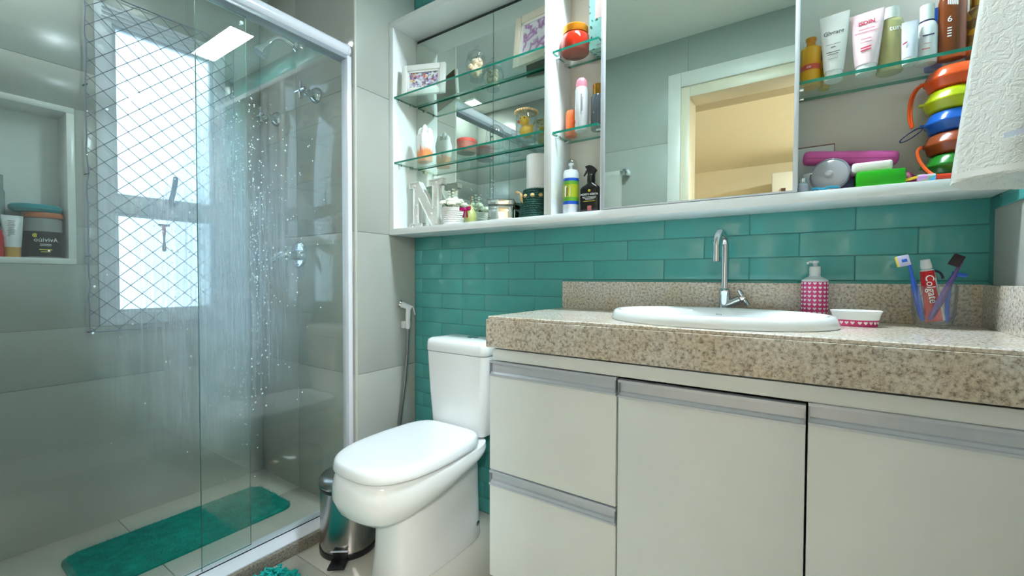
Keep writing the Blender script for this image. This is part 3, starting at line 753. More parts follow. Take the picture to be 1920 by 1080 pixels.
# ------------------------------------------------------------------ bidet sprayer on the partition side
bs = thing('bidet_sprayer', 'white handheld bidet sprayer on a wall holder with steel hose', 'sprayer', (XS, -0.075, 0.80))
WP = pmat('white_plastic', (214, 218, 220), 0.25, var=0.01)
bm = bm_new(); box(bm, 0.0, -0.016, -0.018, 0.022, 0.016, 0.016, 0.004); tube(bm, [(0.030, 0, -0.014), (0.030, 0, 0.014)], 0.013, 16); obj('holder', bm, WP, bs)
bm = bm_new(); tube(bm, bezier([(0.030, 0, -0.020), (0.030, 0, 0.02), (0.031, 0.001, 0.05), (0.033, 0.0, 0.075)], 10), [0.009, 0.010, 0.0105, 0.011, 0.011, 0.0115, 0.012, 0.012, 0.012, 0.012, 0.012], 14)
tube(bm, [(0.040, 0.012, 0.078), (0.030, -0.002, 0.084), (0.012, -0.026, 0.096)], [0.011, 0.014, 0.015], 16); gr = obj('spray_gun', bm, WP, bs)
bm = bm_new(); tube(bm, [(0.013, -0.025, 0.0955), (0.007, -0.032, 0.0995)], [0.0175, 0.0175], 20); obj('nozzle_ring', bm, CHROME, gr)
bm = bm_new(); tube(bm, bezier([(0.040, 0.014, 0.088), (0.046, 0.022, 0.08), (0.047, 0.024, 0.06), (0.050, 0.028, 0.045)], 8), 0.0028, 8); obj('trigger', bm, WP, gr)
bm = bm_new(); hp = bezier([(0.030, 0, -0.018), (0.032, 0.0, -0.14), (0.026, -0.02, -0.30), (0.018, -0.045, -0.50), (0.012, -0.06, -0.60), (0.012, -0.05, -0.64), (0.004, -0.04, -0.645)], 60)
tube(bm, hp, [0.0062 + (0.0009 if i % 2 else -0.0006) for i in range(len(hp))], 10); obj('hose', bm, pmat('hose_steel', (150, 152, 156), 0.28, 0.9), bs, 80)

# ------------------------------------------------------------------ pedal bin
bn = thing('pedal_bin', 'small round stainless steel pedal bin between the toilet and shower kerb', 'bin', (0.154, -0.474, 0.0), math.radians(38)); bn.scale = (1.045, 1.045, 1.07)
bm = bm_new(); lathe(bm, [(0, 0.001), (0.098, 0.001), (0.100, 0.004), (0.100, 0.020), (0.098, 0.022), (0, 0.022)], 40); obj('base_ring', bm, BLACK, bn)
bm = bm_new(); lathe(bm, [(0.0, 0.021), (0.0965, 0.021), (0.0965, 0.222), (0, 0.222)], 48); obj('body', bm, STEEL, bn)
bm = bm_new(); lathe(bm, [(0, 0.222), (0.0985, 0.222), (0.1005, 0.228), (0.1005, 0.236), (0, 0.236)], 48); obj('rim', bm, BLACK, bn)
bm = bm_new(); lathe(bm, [(0, 0.236), (0.101, 0.236), (0.102, 0.240), (0.101, 0.250), (0.094, 0.260), (0.07, 0.268), (0.04, 0.273), (0, 0.275)], 48); obj('lid', bm, STEEL, bn, 50)
bm = bm_new(); box(bm, -0.028, -0.150, 0.004, 0.028, -0.085, 0.012, 0.003); box(bm, -0.024, -0.106, 0.006, 0.024, -0.094, 0.045, 0.003); obj('pedal', bm, BLACK, bn)
bm = bm_new(); box(bm, -0.03, -0.112, 0.0405, 0.03, -0.104, 0.0435, 0.001); obj('pedal_trim', bm, ALU, bn)

# ------------------------------------------------------------------ vanity
VF, VL, VR, VB = -0.446, 0.812, XR - 0.003, 0.122
van = thing('vanity_cabinet', 'white bathroom vanity with two drawers and two doors under the granite top', 'cabinet')
for nm, a in (('side_panel', (VL, VF + 0.022, VB, VL + 0.018, -0.004, 0.806)), ('side_panel', (VR - 0.018, VF + 0.022, VB, VR, -0.004, 0.806)), ('bottom_panel', (VL + 0.018, VF + 0.022, VB, VR - 0.018, -0.004, VB + 0.018)), ('back_panel', (VL + 0.018, -0.016, VB + 0.018, VR - 0.018, -0.004, 0.806)), ('partition', (1.190, VF + 0.022, VB + 0.018, 1.207, -0.016, 0.775))):
    if nm == 'partition': a = a[:5] + (0.70,)
    bm = bm_new(); box(bm, *a, 0.001); obj(nm, bm, CABW, van)
bm = bm_new(); box(bm, VL, VF + 0.001, 0.775, VR, VF + 0.024, 0.808, 0.001); obj('filler_strip', bm, CABW, van)
def pull(parent, x0, x1, z0, z1):
    """extruded aluminium edge pull: flanges above and below a recessed face"""
    h = z1 - z0
    pr = [(0.000, 0.0), (-0.004, 0.001), (-0.0045, 0.006), (-0.0005, 0.0075), (0.004, 0.013), (0.0095, 0.015), (0.0095, h - 0.009), (0.003, h - 0.0075), (-0.002, h - 0.007), (-0.0025, h - 0.001), (0.0, h), (0.014, h), (0.014, 0.0)]
    bm = bm_new()
    loft(bm, [[Vector((x, VF + a, z0 + b)) for a, b in pr] for x in (x0, x1)])
    o = obj('handle', bm, ALU, parent, 20)
    bm = bm_new()
    bm.free()
    for x in (x0, x1 - 0.003):
        bm = bm_new(); box(bm, x + 0.0003, VF - 0.002, z0 + 0.002, x + 0.0027, VF + 0.0092, z1 - 0.002); obj('end_cap', bm, ALUD, o)
    return o
for nm, x0, x1, pz0, pz1, hz0, hz1 in (('drawer', 0.8025, 1.1955, 0.4455, 0.727, 0.727, 0.772), ('drawer', 0.8025, 1.1965, VB, 0.399, 0.399, 0.442), ('door', 1.2005, 1.5865, VB, 0.724, 0.724, 0.768), ('door', 1.5905, VR, VB, 0.730, 0.730, 0.7745)):
    bm = bm_new(); box(bm, x0, VF, pz0, x1, VF + 0.020, pz1, 0.0015); f = obj(nm, bm, CABW, van)
    pull(f, x0, x1, hz0 - 0.001, hz1)
bm = bm_new(); box(bm, VL + 0.03, VF + 0.07, 0.0, VR, VF + 0.09, VB + 0.002); obj('plinth', bm, CABW, van)

# granite top with sink cut-out
ct = thing('countertop', 'speckled beige granite countertop with apron and splashbacks', 'countertop')
CX, CY, SA, SB = 1.385, -0.262, 0.265, 0.190
cx0, cx1, cy0, cy1 = 0.811, XR - 0.001, -0.466, -0.001
N = 96
inner, outer = [], []
for i in range(N):
    a = 2 * PI * i / N
    c, s = math.cos(a), math.sin(a)
    inner.append((CX + (SA - 0.02) * c, CY + (SB - 0.02) * s))
    tx = ((cx1 - CX) / c) if c > 1e-9 else (((cx0 - CX) / c) if c < -1e-9 else 1e9)
    ty = ((cy1 - CY) / s) if s > 1e-9 else (((cy0 - CY) / s) if s < -1e-9 else 1e9)
    t = min(tx, ty); outer.append([CX + t * c, CY + t * s])
for corner in ((cx0, cy0), (cx1, cy0), (cx0, cy1), (cx1, cy1)):      # snap nearest samples to the true corners
    k = min(range(N), key=lambda i: math.hypot(outer[i][0] - corner[0], outer[i][1] - corner[1])); outer[k] = list(corner)
bm = bm_new()
def ins(p, e): return (min(max(p[0], cx0 + e), cx1), min(max(p[1], cy0 + e), cy1))
rg = [[bm.verts.new((x, y, 0.885)) for x, y in inner], [bm.verts.new((x, y, 0.907)) for x, y in inner],
      [bm.verts.new((*ins(p, 0.0022), 0.907)) for p in outer], [bm.verts.new((*p, 0.905)) for p in outer], [bm.verts.new((*p, 0.8985)) for p in outer],
      [bm.verts.new((*ins(p, 0.003), 0.8975)) for p in outer], [bm.verts.new((*ins(p, 0.003), 0.885)) for p in outer]]
rg.append(rg[0])
ring_faces(bm, rg); obj('top', bm, GRAN, ct, 30)
bm = bm_new(); box(bm, cx0 - 0.006, cy0 - 0.004, 0.816, cx1, cy0 + 0.018, 0.8975, 0.0015); box(bm, cx0 - 0.006, cy0 + 0.018, 0.816, cx0 + 0.012, cy1, 0.8975, 0.0015); obj('apron', bm, GRAN, ct)
bm = bm_new(); box(bm, 0.822, -0.020, 0.907, XR - 0.001, -0.001, 1.0065, 0.0015); obj('backsplash', bm, GRAN, ct)
bm = bm_new(); box(bm, XR - 0.016, cy0 + 0.002, 0.907, XR - 0.001, -0.020, 1.0055, 0.0015); obj('side_splash', bm, GRAN, ct)

# sink
sk = thing('sink', 'oval white ceramic drop-in sink with raised rim', 'sink', (CX, CY, 0.907))
def ell(k, z, n=72, off=0.0): return [Vector(((SA - k) * math.cos(2 * PI * i / n), (SB - k) * math.sin(2 * PI * i / n), z)) for i in range(n)]
bm = bm_new(); loft(bm, [ell(0.002, 0.0005), ell(0.0, 0.004), ell(0.006, 0.020), ell(0.010, 0.0255), ell(0.016, 0.0275), ell(0.023, 0.0265), ell(0.030, 0.022), ell(0.045, 0.0), ell(0.065, -0.05), ell(0.095, -0.095), ell(0.14, -0.118), ell(0.172, -0.122)], False, True)
bw = obj('basin', bm, CERAM, sk, 60)
bm = bm_new(); lathe(bm, [(0, -0.123), (0.022, -0.123), (0.022, -0.119), (0.016, -0.117), (0, -0.117)], 24); obj('drain', bm, CHROME, sk)
text('maker_mark', 'deca', 0.009, pmat('ink_grey', (110, 116, 120), 0.5, var=0), sk, (-0.01, 0.1495, 0.0085))

# faucet
fa = thing('faucet', 'chrome gooseneck basin faucet with side cross handle', 'faucet', (1.380, -0.0445, 0.9072))
bm = bm_new(); lathe(bm, [(0, 0), (0.022, 0), (0.022, 0.004), (0.0155, 0.008), (0.0145, 0.062), (0.016, 0.066), (0.016, 0.078), (0.011, 0.082), (0, 0.082)], 28); obj('body', bm, CHROME, fa)
neck = [(0, 0, 0.078), (0, 0, 0.12), (0, 0, 0.17), (0, 0, 0.205)] + [(0, -0.042 + 0.042 * math.cos(a), 0.205 + 0.042 * math.sin(a)) for a in [PI * i / 14 for i in range(1, 15)]] + [(0, -0.084, 0.188), (0, -0.084, 0.172)]
bm = bm_new(); tube(bm, neck, 0.0098, 18); sp = obj('spout', bm, CHROME, fa, 60); sp.rotation_euler = (0, 0, math.radians(-7))
bm = bm_new(); tube(bm, [(0, -0.084, 0.178), (0, -0.084, 0.160)], 0.0105, 18); obj('aerator', bm, CHROME, sp)
bm = bm_new(); tube(bm, [(0.004, 0, 0.030), (0.022, -0.001, 0.040), (0.042, -0.002, 0.051)], [0.013, 0.0125, 0.0125], 18); br = obj('valve_arm', bm, CHROME, fa)
bm = bm_new(); ax = Vector((0.87, -0.04, 0.49)).normalized(); c0 = Vector((0.046, -0.002, 0.053)) + ax * 0.006
e1 = ax.cross(Vector((0, 1, 0))).normalized(); e2 = ax.cross(e1)
tube(bm, [c0 - ax * 0.008, c0 + ax * 0.006], 0.009, 14)
for e in (e1, e2): tube(bm, [c0 - e * 0.025, c0 + e * 0.025], 0.0056, 10)
obj('cross_handle', bm, CHROME, br)

# soap dispenser with heart print
PINK = pmat('pink_print', (214, 62, 128), 0.25, var=0.03)
HEART = pmat('heart_white', (246, 230, 236), 0.35, var=0)
def heart(bm, x, z, s, R, cy=0.0, ry=1.0):
    pts = []
    for i in range(14):
        t = 2 * PI * i / 14
        hx = 16 * math.sin(t) ** 3; hz = 13 * math.cos(t) - 5 * math.cos(2 * t) - 2 * math.cos(3 * t) - math.cos(4 * t)
        a = (x + hx * s / 32) / R
        pts.append(bm.verts.new((R * math.sin(a), -R * math.cos(a) * ry, z + hz * s / 32)))
    bm.faces.new(pts)
sd = thing('soap_dispenser', 'pink heart patterned soap dispenser with white pump', 'dispenser', (1.602, -0.0525, 0.9072))
bm = bm_new(); lathe(bm, [(0, 0), (0.029, 0), (0.0305, 0.003), (0.0305, 0.104), (0, 0.104)], 44); bd = obj('bottle', bm, PINK, sd)
bm = bm_new()
for r_i in range(9):
    for c_i in range(16): heart(bm, (c_i + 0.5 * (0)) * 2 * PI * 0.0308 / 16, 0.010 + r_i * 0.0112, 0.0085, 0.0308)
obj('heart_print', bm, HEART, bd)
bm = bm_new(); lathe(bm, [(0.0305, 0.104), (0.030, 0.109), (0.022, 0.114), (0.0145, 0.118), (0.0125, 0.122), (0.0125, 0.126), (0, 0.126)], 36); obj('shoulder', bm, WP, sd)
bm = bm_new(); lathe(bm, [(0.0130, 0.124), (0.0130, 0.143), (0.011, 0.145), (0, 0.145)], 28); cl = obj('pump_collar', bm, pmat('pump_clear', (232, 236, 234), 0.15, trans=0.2), sd)
bm = bm_new(); lathe(bm, [(0.0055, 0.143), (0.0055, 0.153), (0.009, 0.156), (0.009, 0.160), (0, 0.161)], 20); tube(bm, [(0, 0, 0.157), (-0.012, -0.012, 0.157), (-0.017, -0.017, 0.154)], 0.0032, 8); obj('pump_head', bm, WP, sd)

# soap dish
sdh = thing('soap_dish', 'white soap dish with pink heart band beside the sink', 'soap dish', (1.682, -0.165, 0.9072))
bm = bm_new()
lathe(bm, [(0, 0), (0.040, 0), (0.041, 0.002), (0.044, 0.017), (0, 0.017)], 44, sy=0.72); o = obj('band', bm, PINK, sdh)
bm = bm_new()
for c_i in range(24): heart(bm, (c_i + .5) * 2 * PI * 0.0432 / 24, 0.009, 0.0085, 0.0436, ry=0.73)
obj('heart_print', bm, HEART, o)
bm = bm_new(); lathe(bm, [(0.0, 0.012), (0.042, 0.012), (0.0445, 0.017), (0.0475, 0.030), (0.0505, 0.036), (0.0495, 0.037), (0.045, 0.031), (0.036, 0.024), (0, 0.022)], 44, sy=0.72); obj('tray', bm, CERAM, sdh, 50)

# tumbler with brushes
tu = thing('tumbler', 'clear ribbed glass tumbler holding toothbrushes and toothpaste', 'tumbler', (1.825, -0.120, 0.9072))
bm = bm_new(); rings = []
for r, z in ((0.020, 0.0), (0.026, 0.001), (0.031, 0.012), (0.0355, 0.03), (0.0375, 0.05), (0.0385, 0.075), (0.0395, 0.096), (0.0380, 0.0965), (0.0365, 0.075), (0.0350, 0.045), (0.031, 0.025), (0.025, 0.013), (0.016, 0.011)):
    ri = 0.0009 if z > 0.005 and r > 0.03 else 0.0004
    rings.append([Vector(((r + ri * math.cos(18 * a)) * math.cos(a), (r + ri * math.cos(18 * a)) * math.sin(a), z)) for a in [2 * PI * i / 108 for i in range(108)]])
loft(bm, rings); obj('glass', bm, CLEAR, tu, 60)
TXX, TYY = 1.825, -0.120
def stick(name, label, cat, p0, p1, width, mat, thick=0.004, n=8):
    t = thing(name, label, cat, p0)
    d = Vector(p1) - Vector(p0)
    bm = bm_new(); L = d.length
    k = d.normalized()
    tube(bm, [k * L * q for q in (0, 0.1, 0.3, 0.55, 0.72, 0.8, 0.9, 1.0)], [thick * 0.8, thick, thick * 1.25, thick * 1.1, thick * 0.7, thick * 0.6, thick * 0.65, thick * 0.6], n)
    obj('handle', bm, mat, t)
    return t, d, k
BLUEP = pmat('blue_plastic', (36, 92, 200), 0.3)
p0 = (1.8065, -0.122, 0.9235); p1 = (1.777, -0.140, 1.066)
t, d, k = stick('toothbrush', 'blue toothbrush with yellow and lilac bristles leaning out of the tumbler', 'toothbrush', p0, p1, 0, BLUEP, 0.0052)
bm = bm_new(); box(bm, -0.020, -0.006, -0.013, 0.002, 0.006, 0.012, 0.002); o = obj('bristles', bm, pmat('bristle_lilac', (196, 196, 226), 0.6), t); o.location = d * 0.985; o.rotation_euler = (0, math.radians(-14), 0)
bm = bm_new(); box(bm, -0.0225, -0.0055, -0.0125, -0.0165, 0.0055, 0.0115, 0.001); q = obj('bristle_tips', bm, pmat('bristle_yellow', (232, 208, 90), 0.6), o)
bm = bm_new(); box(bm, -0.013, -0.0068, -0.004, -0.003, 0.0, 0.003, 0.001); q = obj('bristle_stripe', bm, BLUEP, o)
p0 = (1.8165, -0.1375, 0.926); p1 = (1.868, -0.128, 1.060)
t, d, k = stick('toothbrush', 'purple toothbrush with black bristles leaning out of the tumbler', 'toothbrush', p0, p1, 0, pmat('purple_plastic', (84, 62, 118), 0.35), 0.0052)
bm = bm_new(); box(bm, -0.018, -0.006, -0.012, 0.001, 0.006, 0.014, 0.002); o = obj('bristles', bm, pmat('bristle_black', (42, 30, 32), 0.7, var=0.3, scale=300), t); o.location = d * 0.97; o.rotation_euler = (0, math.radians(26), 0)
t = thing('toothpaste', 'red and white toothpaste tube standing cap up in the tumbler', 'toothpaste', (1.831, -0.111, 0.922), 0.0)
t.rotation_euler = (math.radians(4), math.radians(-9), 0)
bm = bm_new(); rings = []
for z, w, dd in ((0.0, 0.017, 0.0012), (0.02, 0.0165, 0.004), (0.06, 0.015, 0.008), (0.10, 0.0135, 0.0105), (0.118, 0.0125, 0.0115), (0.123, 0.008, 0.008)):
    rings.append([Vector((w * math.cos(2 * PI * i / 24), dd * math.sin(2 * PI * i / 24), z)) for i in range(24)])
loft(bm, rings); ob = obj('tube_body', bm, [pmat('paste_red', (206, 22, 30), 0.25), WP], t, 60)
for p in ob.data.polygons:
    if p.center.z > 0.118 or p.center.x > 0.0105: p.material_index = 1
bm = bm_new(); lathe(bm, [(0, 0.123), (0.0095, 0.123), (0.0105, 0.126), (0.0085, 0.144), (0, 0.145)], 20); obj('cap', bm, WP, t)
text('lettering', 'Colgate', 0.021, pmat('ink_pure_white', (250, 250, 250), 0.4, var=0), t, (0.000, -0.0112, 0.076), rot=-PI / 2 + 0.0)
t = thing('razor', 'blue plastic razor lying across the tumbler rim', 'razor', (1.846, -0.109, 0.922))
bm = bm_new(); tube(bm, bezier([(0.004, 0.0, 0.0), (0.004, 0, 0.04), (0.000, 0, 0.09), (0.016, 0, 0.106)], 12), [0.0045] * 6 + [0.005] * 7, 8); tube(bm, [(0.010, 0, 0.110), (0.034, -0.004, 0.104)], [0.005, 0.004], 8); obj('handle', bm, BLUEP, t)
bm = bm_new(); tube(bm, [(-0.018 + 0.014 * math.cos(a), 0.004, 0.098 + 0.018 * math.sin(a)) for a in [PI * i / 12 for i in range(13)]], 0.0025, 8); obj('strap', bm, pmat('navy_plastic', (28, 32, 70), 0.4), t)

# ------------------------------------------------------------------ wall cabinet
CF, CB, CZ0, CZ1 = -0.158, -0.001, 1.211, 2.160
wc = thing('wall_cabinet', 'long white wall cabinet with open mirror-backed shelves and sliding mirror door', 'cabinet')
def cpart(name, x0, y0, z0, x1, y1, z1, mat=CABW, parent=wc, bev=0.001):
    bm = bm_new(); box(bm, x0, y0, z0, x1, y1, z1, bev); return obj(name, bm, mat, parent)
CXL, CXR = XS + 0.0008, XR - 0.0015
cpart('bottom_panel', CXL, CF, CZ0, CXR, CB, 1.2385)
cpart('top_panel', CXL, CF, 2.132, CXR, CB, CZ1)
cpart('side_panel', CXL, CF, 1.2385, 0.0435, CB, 2.132)
cpart('side_panel', CXR - 0.026, CF, 1.2385, CXR, CB, 2.132)
cpart('divider', 0.8195, CF, 1.2385, 0.849, CB, 2.132)
cpart('divider', 1.536, CF + 0.022, 1.2385, 1.5535, CB, 2.132)
cpart('divider', 1.018, CF + 0.022, 1.2385, 1.0325, CB, 2.132)
BACKP = pmat('cabinet_back', (214, 210, 200), 0.4, var=0.015)
for x0, x1 in ((0.849, 1.018), (1.0325, 1.536), (1.5535, CXR - 0.026)): cpart('back_panel', x0, -0.014, 1.2385, x1, CB, 2.132, BACKP)
cpart('back_panel', 0.0435, -0.012, 1.2385, 0.8195, CB, 2.132, SEAM)
for x0, x1 in ((0.0462, 0.4938), (0.4962, 0.8192)): cpart('mirror_back', x0, -0.018, 1.2395, x1, -0.0125, 2.116, MIRROR, bev=0.0)
md = cpart('sliding_door', 1.0345, CF - 0.001, 1.2400, 1.5600, CF + 0.018, 2.131, WFRAME)
cpart('mirror_face', 1.0455, CF - 0.0035, 1.2440, 1.5505, CF - 0.0012, 2.128, MIRROR, md, 0.0)
bm = bm_new(); box(bm, 1.0330, CF - 0.005, 1.2395, 1.0450, CF - 0.001, 2.131, 0.001); obj('edge_profile', bm, ALU, md)
bm = bm_new(); box(bm, 1.5510, CF - 0.005, 1.2395, 1.5610, CF - 0.001, 2.131, 0.001); obj('edge_profile', bm, WFRAME, md)
SZ1, SZ2, MZ1, MZ2, RZ1 = 1.826, 1.536, 1.797, 1.522, 1.517
for x0, x1, z in ((0.0445, 0.8185, SZ1), (0.0445, 0.8185, SZ2), (0.850, 1.0175, MZ1), (0.850, 1.0175, MZ2), (1.5540, CXR - 0.0265, RZ1)):
    bm = bm_new(); box(bm, x0, -0.155, z - 0.008, x1, -0.026, z)
    s = obj('glass_shelf', bm, [SHELFG, SHELFE], wc, smooth=False)
    for p in s.data.polygons:
        if abs(p.normal.z) < 0.5: p.material_index = 1
    for xx, sg in ((x0, 1), (x1, -1)):
        for yy in (-0.128, -0.060):
            bm = bm_new(); tube(bm, [(xx, yy, z - 0.0125), (xx + sg * 0.016, yy, z - 0.0125)], 0.0044, 12); obj('shelf_pin', bm, CHROME, s)

# ------------------------------------------------------------------ things in the left bay
def photo_frame(name, label, loc, w, h, bw, mat, pic, rz, tilt, depth=0.016):
    t = thing(name, label, 'photo frame', loc, rz); t.rotation_euler = (tilt, 0, rz)
    bm = bm_new()
    for x0, z0, x1, z1 in ((-w / 2, 0, -w / 2 + bw, h), (w / 2 - bw, 0, w / 2, h), (-w / 2 + bw, 0, w / 2 - bw, bw), (-w / 2 + bw, h - bw, w / 2 - bw, h)): box(bm, x0, -depth, z0, x1, 0, z1, 0.003)
    obj('frame', bm, mat, t)
    bm = bm_new()
    for x0, z0, x1, z1 in ((-w / 2 + bw, bw, -w / 2 + bw * 1.3, h - bw), (w / 2 - bw * 1.3, bw, w / 2 - bw, h - bw), (-w / 2 + bw, bw, w / 2 - bw, bw * 1.3), (-w / 2 + bw, h - bw * 1.3, w / 2 - bw, h - bw)): box(bm, x0, -depth * 0.7, z0, x1, -0.002, z1)
    obj('inner_lip', bm, WHITE, t)
    bm = bm_new(); box(bm, -w / 2 + bw, -depth * 0.45, bw, w / 2 - bw, -depth * 0.4, h - bw); obj('photograph', bm, pic, t)
    bm = bm_new(); box(bm, -w / 2 + 0.004, 0, 0.004, w / 2 - 0.004, 0.003, h - 0.004); bk = obj('backing', bm, pmat('kraft_brown', (126, 108, 84), 0.7), t)
    return t
FW = pmat('frame_white', (230, 232, 228), 0.4, var=0.03, bump=0.2, bscale=120)
photo_frame('photo_frame', 'white photo frame with a colourful group picture on the upper shelf', (0.168, -0.092, SZ1), 0.205, 0.135, 0.026, FW,
            print_mat('group_photo', [(196, 208, 226), (130, 128, 140), (216, 214, 212), (206, 110, 110), (176, 178, 188), (224, 190, 110), (200, 206, 220), (140, 134, 146), (186, 156, 200), (226, 226, 226), (110, 118, 156), (206, 212, 224), (96, 94, 104)], 120), math.radians(22), math.radians(-4))
photo_frame('photo_frame', 'larger cream photo frame with purple flower picture at the end of the shelf', (0.722, -0.070, SZ1), 0.185, 0.20, 0.030, pmat('frame_cream', (224, 216, 198), 0.35, var=0.03),
            print_mat('flower_photo', [(232, 232, 240), (226, 224, 236), (206, 176, 214), (168, 118, 180), (226, 226, 236), (230, 230, 238)], 24, kind='noise'), math.radians(-6), math.radians(-6))
def shell_jar(loc):
    t = thing('apothecary_jar', 'clear glass jar full of sea shells on the upper glass shelf', 'jar', loc)
    bm = bm_new(); lathe(bm, [(0, 0), (0.026, 0), (0.028, 0.004), (0.022, 0.012), (0.030, 0.024), (0.043, 0.045), (0.046, 0.062), (0.043, 0.078), (0.036, 0.088), (0.036, 0.092), (0, 0.092)], 36); obj('body', bm, CLEAR, t, 60)
    bm = bm_new(); lathe(bm, [(0.038, 0.0925), (0.039, 0.096), (0.034, 0.106), (0.022, 0.115), (0.010, 0.120), (0.007, 0.124), (0.012, 0.130), (0.009, 0.137), (0, 0.139)], 32); obj('lid', bm, CLEAR, t, 60)
    SH = [pmat('shell_cream', (232, 216, 186), 0.5, var=0.1, scale=60), pmat('shell_tan', (206, 182, 146), 0.5, var=0.12, scale=60)]
    for i in range(22):
        a = i * 2.4; r = 0.006 + 0.020 * ((i * 7) % 5) / 5
        bm = bm_new(); lathe(bm, [(0, -0.012), (0.004, -0.009), (0.008, -0.002), (0.010, 0.004), (0.006, 0.010), (0, 0.012)], 10)
        o = obj('sea_shell', bm, SH[i % 2], t); o.location = (r * math.cos(a), r * math.sin(a), 0.028 + 0.0024 * i); o.scale = (1.2, 1.2, 1.2); o.rotation_euler = (i * 1.1, i * 0.7, i)
    return t
shell_jar((0.452, -0.075, SZ1))
# melted white candle with orange base
t = thing('hand_candle', 'white sculpted candle with orange streaked base on the lower glass shelf', 'candle', (0.160, -0.078, SZ2))
bm = bm_new(); rings = []
for z, r in ((0, 0.036), (0.006, 0.038), (0.03, 0.038), (0.055, 0.040), (0.08, 0.043), (0.10, 0.044), (0.12, 0.040)):
    rings.append([Vector(((r + 0.003 * math.sin(5 * a + z * 60)) * math.cos(a), (r * 0.72 + 0.002 * math.sin(4 * a)) * math.sin(a), z)) for a in [2 * PI * i / 40 for i in range(40)]])
loft(bm, rings)
for x, y, z0, z1, r in ((-0.026, 0.0, 0.10, 0.158, 0.014), (0.004, -0.004, 0.10, 0.166, 0.015), (0.028, 0.002, 0.10, 0.148, 0.013), (0.012, -0.022, 0.075, 0.128, 0.012)):
    tube(bm, bezier([(x, y, z0), (x, y, z0 + (z1 - z0) * 0.4), (x * 1.05, y, z0 + (z1 - z0) * 0.7), (x * 0.8, y, z1)], 8), [r * 0.9, r, r * 1.05, r, r, r * 0.95, r * 0.85, r * 0.6, r * 0.2], 14)
WAX, nt, out = new_mat('candle_wax')
pb = nt.nodes.new('ShaderNodeBsdfPrincipled'); nt.links.new(pb.outputs[0], out.inputs[0]); pb.inputs['Roughness'].default_value = 0.5
tc = nt.nodes.new('ShaderNodeTexCoord'); sp_ = nt.nodes.new('ShaderNodeSeparateXYZ'); nt.links.new(tc.outputs['Object'], sp_.inputs[0])
mp_ = nt.nodes.new('ShaderNodeMapping'); mp_.inputs['Scale'].default_value = (110, 110, 8); nt.links.new(tc.outputs['Object'], mp_.inputs[0])
nz_ = nt.nodes.new('ShaderNodeTexNoise'); nz_.inputs['Scale'].default_value = 1.0; nt.links.new(mp_.outputs[0], nz_.inputs['Vector'])
ad = nt.nodes.new('ShaderNodeMath'); ad.operation = 'MULTIPLY_ADD'; nt.links.new(nz_.outputs['Fac'], ad.inputs[0]); ad.inputs[1].default_value = -0.075; nt.links.new(sp_.outputs['Z'], ad.inputs[2])
rp_ = nt.nodes.new('ShaderNodeValToRGB'); nt.links.new(ad.outputs[0], rp_.inputs[0])
rp_.color_ramp.elements[0].position = 0.006; rp_.color_ramp.elements[0].color = (*lin((246, 150, 92)), 1)
rp_.color_ramp.elements[1].position = 0.024; rp_.color_ramp.elements[1].color = (*lin((244, 244, 246)), 1)
nt.links.new(rp_.outputs[0], pb.inputs['Base Color'])
obj('wax', bm, WAX, t, 70)
# striped round tin
t = thing('round_tin', 'small round tin with red and cream stripes on the lower glass shelf', 'tin', (0.405, -0.082, SZ2))
bm = bm_new(); lathe(bm, [(0, 0), (0.038, 0), (0.040, 0.003), (0.040, 0.040), (0, 0.040)], 40); bd = obj('body', bm, pmat('tin_taupe', (150, 130, 118), 0.4, 0.2), t)
bm = bm_new()
for z in (0.008, 0.016, 0.024, 0.032): lathe_open(bm, [(0.0403, z), (0.0403, z + 0.0035)], 40)
obj('stripe', bm, pmat('tin_red', (196, 84, 72), 0.4), bd)
bm = bm_new(); lathe(bm, [(0.0415, 0.040), (0.0415, 0.052), (0.039, 0.055), (0, 0.055)], 40); obj('lid', bm, pmat('tin_red', (196, 84, 72)), t)
# glass cloche
t = thing('glass_cloche', 'small ribbed clear glass dome jar on the lower glass shelf', 'jar', (0.552, -0.082, SZ2))
bm = bm_new(); rings = []
for r, z in ((0.030, 0), (0.037, 0.002), (0.038, 0.008), (0.037, 0.030), (0.036, 0.052), (0.032, 0.068), (0.022, 0.080), (0.010, 0.086), (0.006, 0.089), (0.0095, 0.096), (0.0095, 0.101), (0.004, 0.106)):
    rings.append([Vector((r * (1 + 0.018 * math.cos(16 * a)) * math.cos(a), r * (1 + 0.018 * math.cos(16 * a)) * math.sin(a), z)) for a in [2 * PI * i / 80 for i in range(80)]])
loft(bm, rings); obj('dome', bm, CLEAR, t, 60)
# jar with duck
t = thing('glass_canister', 'clear glass canister with yellow toy duck inside and beaded lid', 'jar', (0.700, -0.085, SZ2))
bm = bm_new(); lathe(bm, [(0, 0), (0.038, 0), (0.040, 0.003), (0.040, 0.100), (0.0385, 0.101), (0.0385, 0.008), (0, 0.007)], 40); obj('glass', bm, CLEAR, t, 60)
bm = bm_new(); lathe(bm, [(0.0, 0.100), (0.042, 0.100), (0.043, 0.104), (0.038, 0.110), (0, 0.113)], 40); obj('lid', bm, glass('lid_glass', (0.93, 0.93, 0.88)), t)
bm = bm_new()
for i in range(26): ball(bm, (0.0425 * math.cos(2 * PI * i / 26), 0.0425 * math.sin(2 * PI * i / 26), 0.105), 0.0048, 1)
for i in range(18): ball(bm, (0.030 * math.cos(2 * PI * i / 18), 0.030 * math.sin(2 * PI * i / 18), 0.112), 0.0042, 1)
o = obj('bead_trim', bm, pmat('bead_tan', (222, 186, 130), 0.5), t); o['kind'] = 'stuff'
t = thing('toy_duck', 'yellow rubber duck with orange beak inside the glass canister', 'toy', (0.700, -0.085, SZ2 + 0.045))
t.location.z = SZ2 + 0.0085
YEL = pmat('duck_yellow', (246, 200, 30), 0.35)
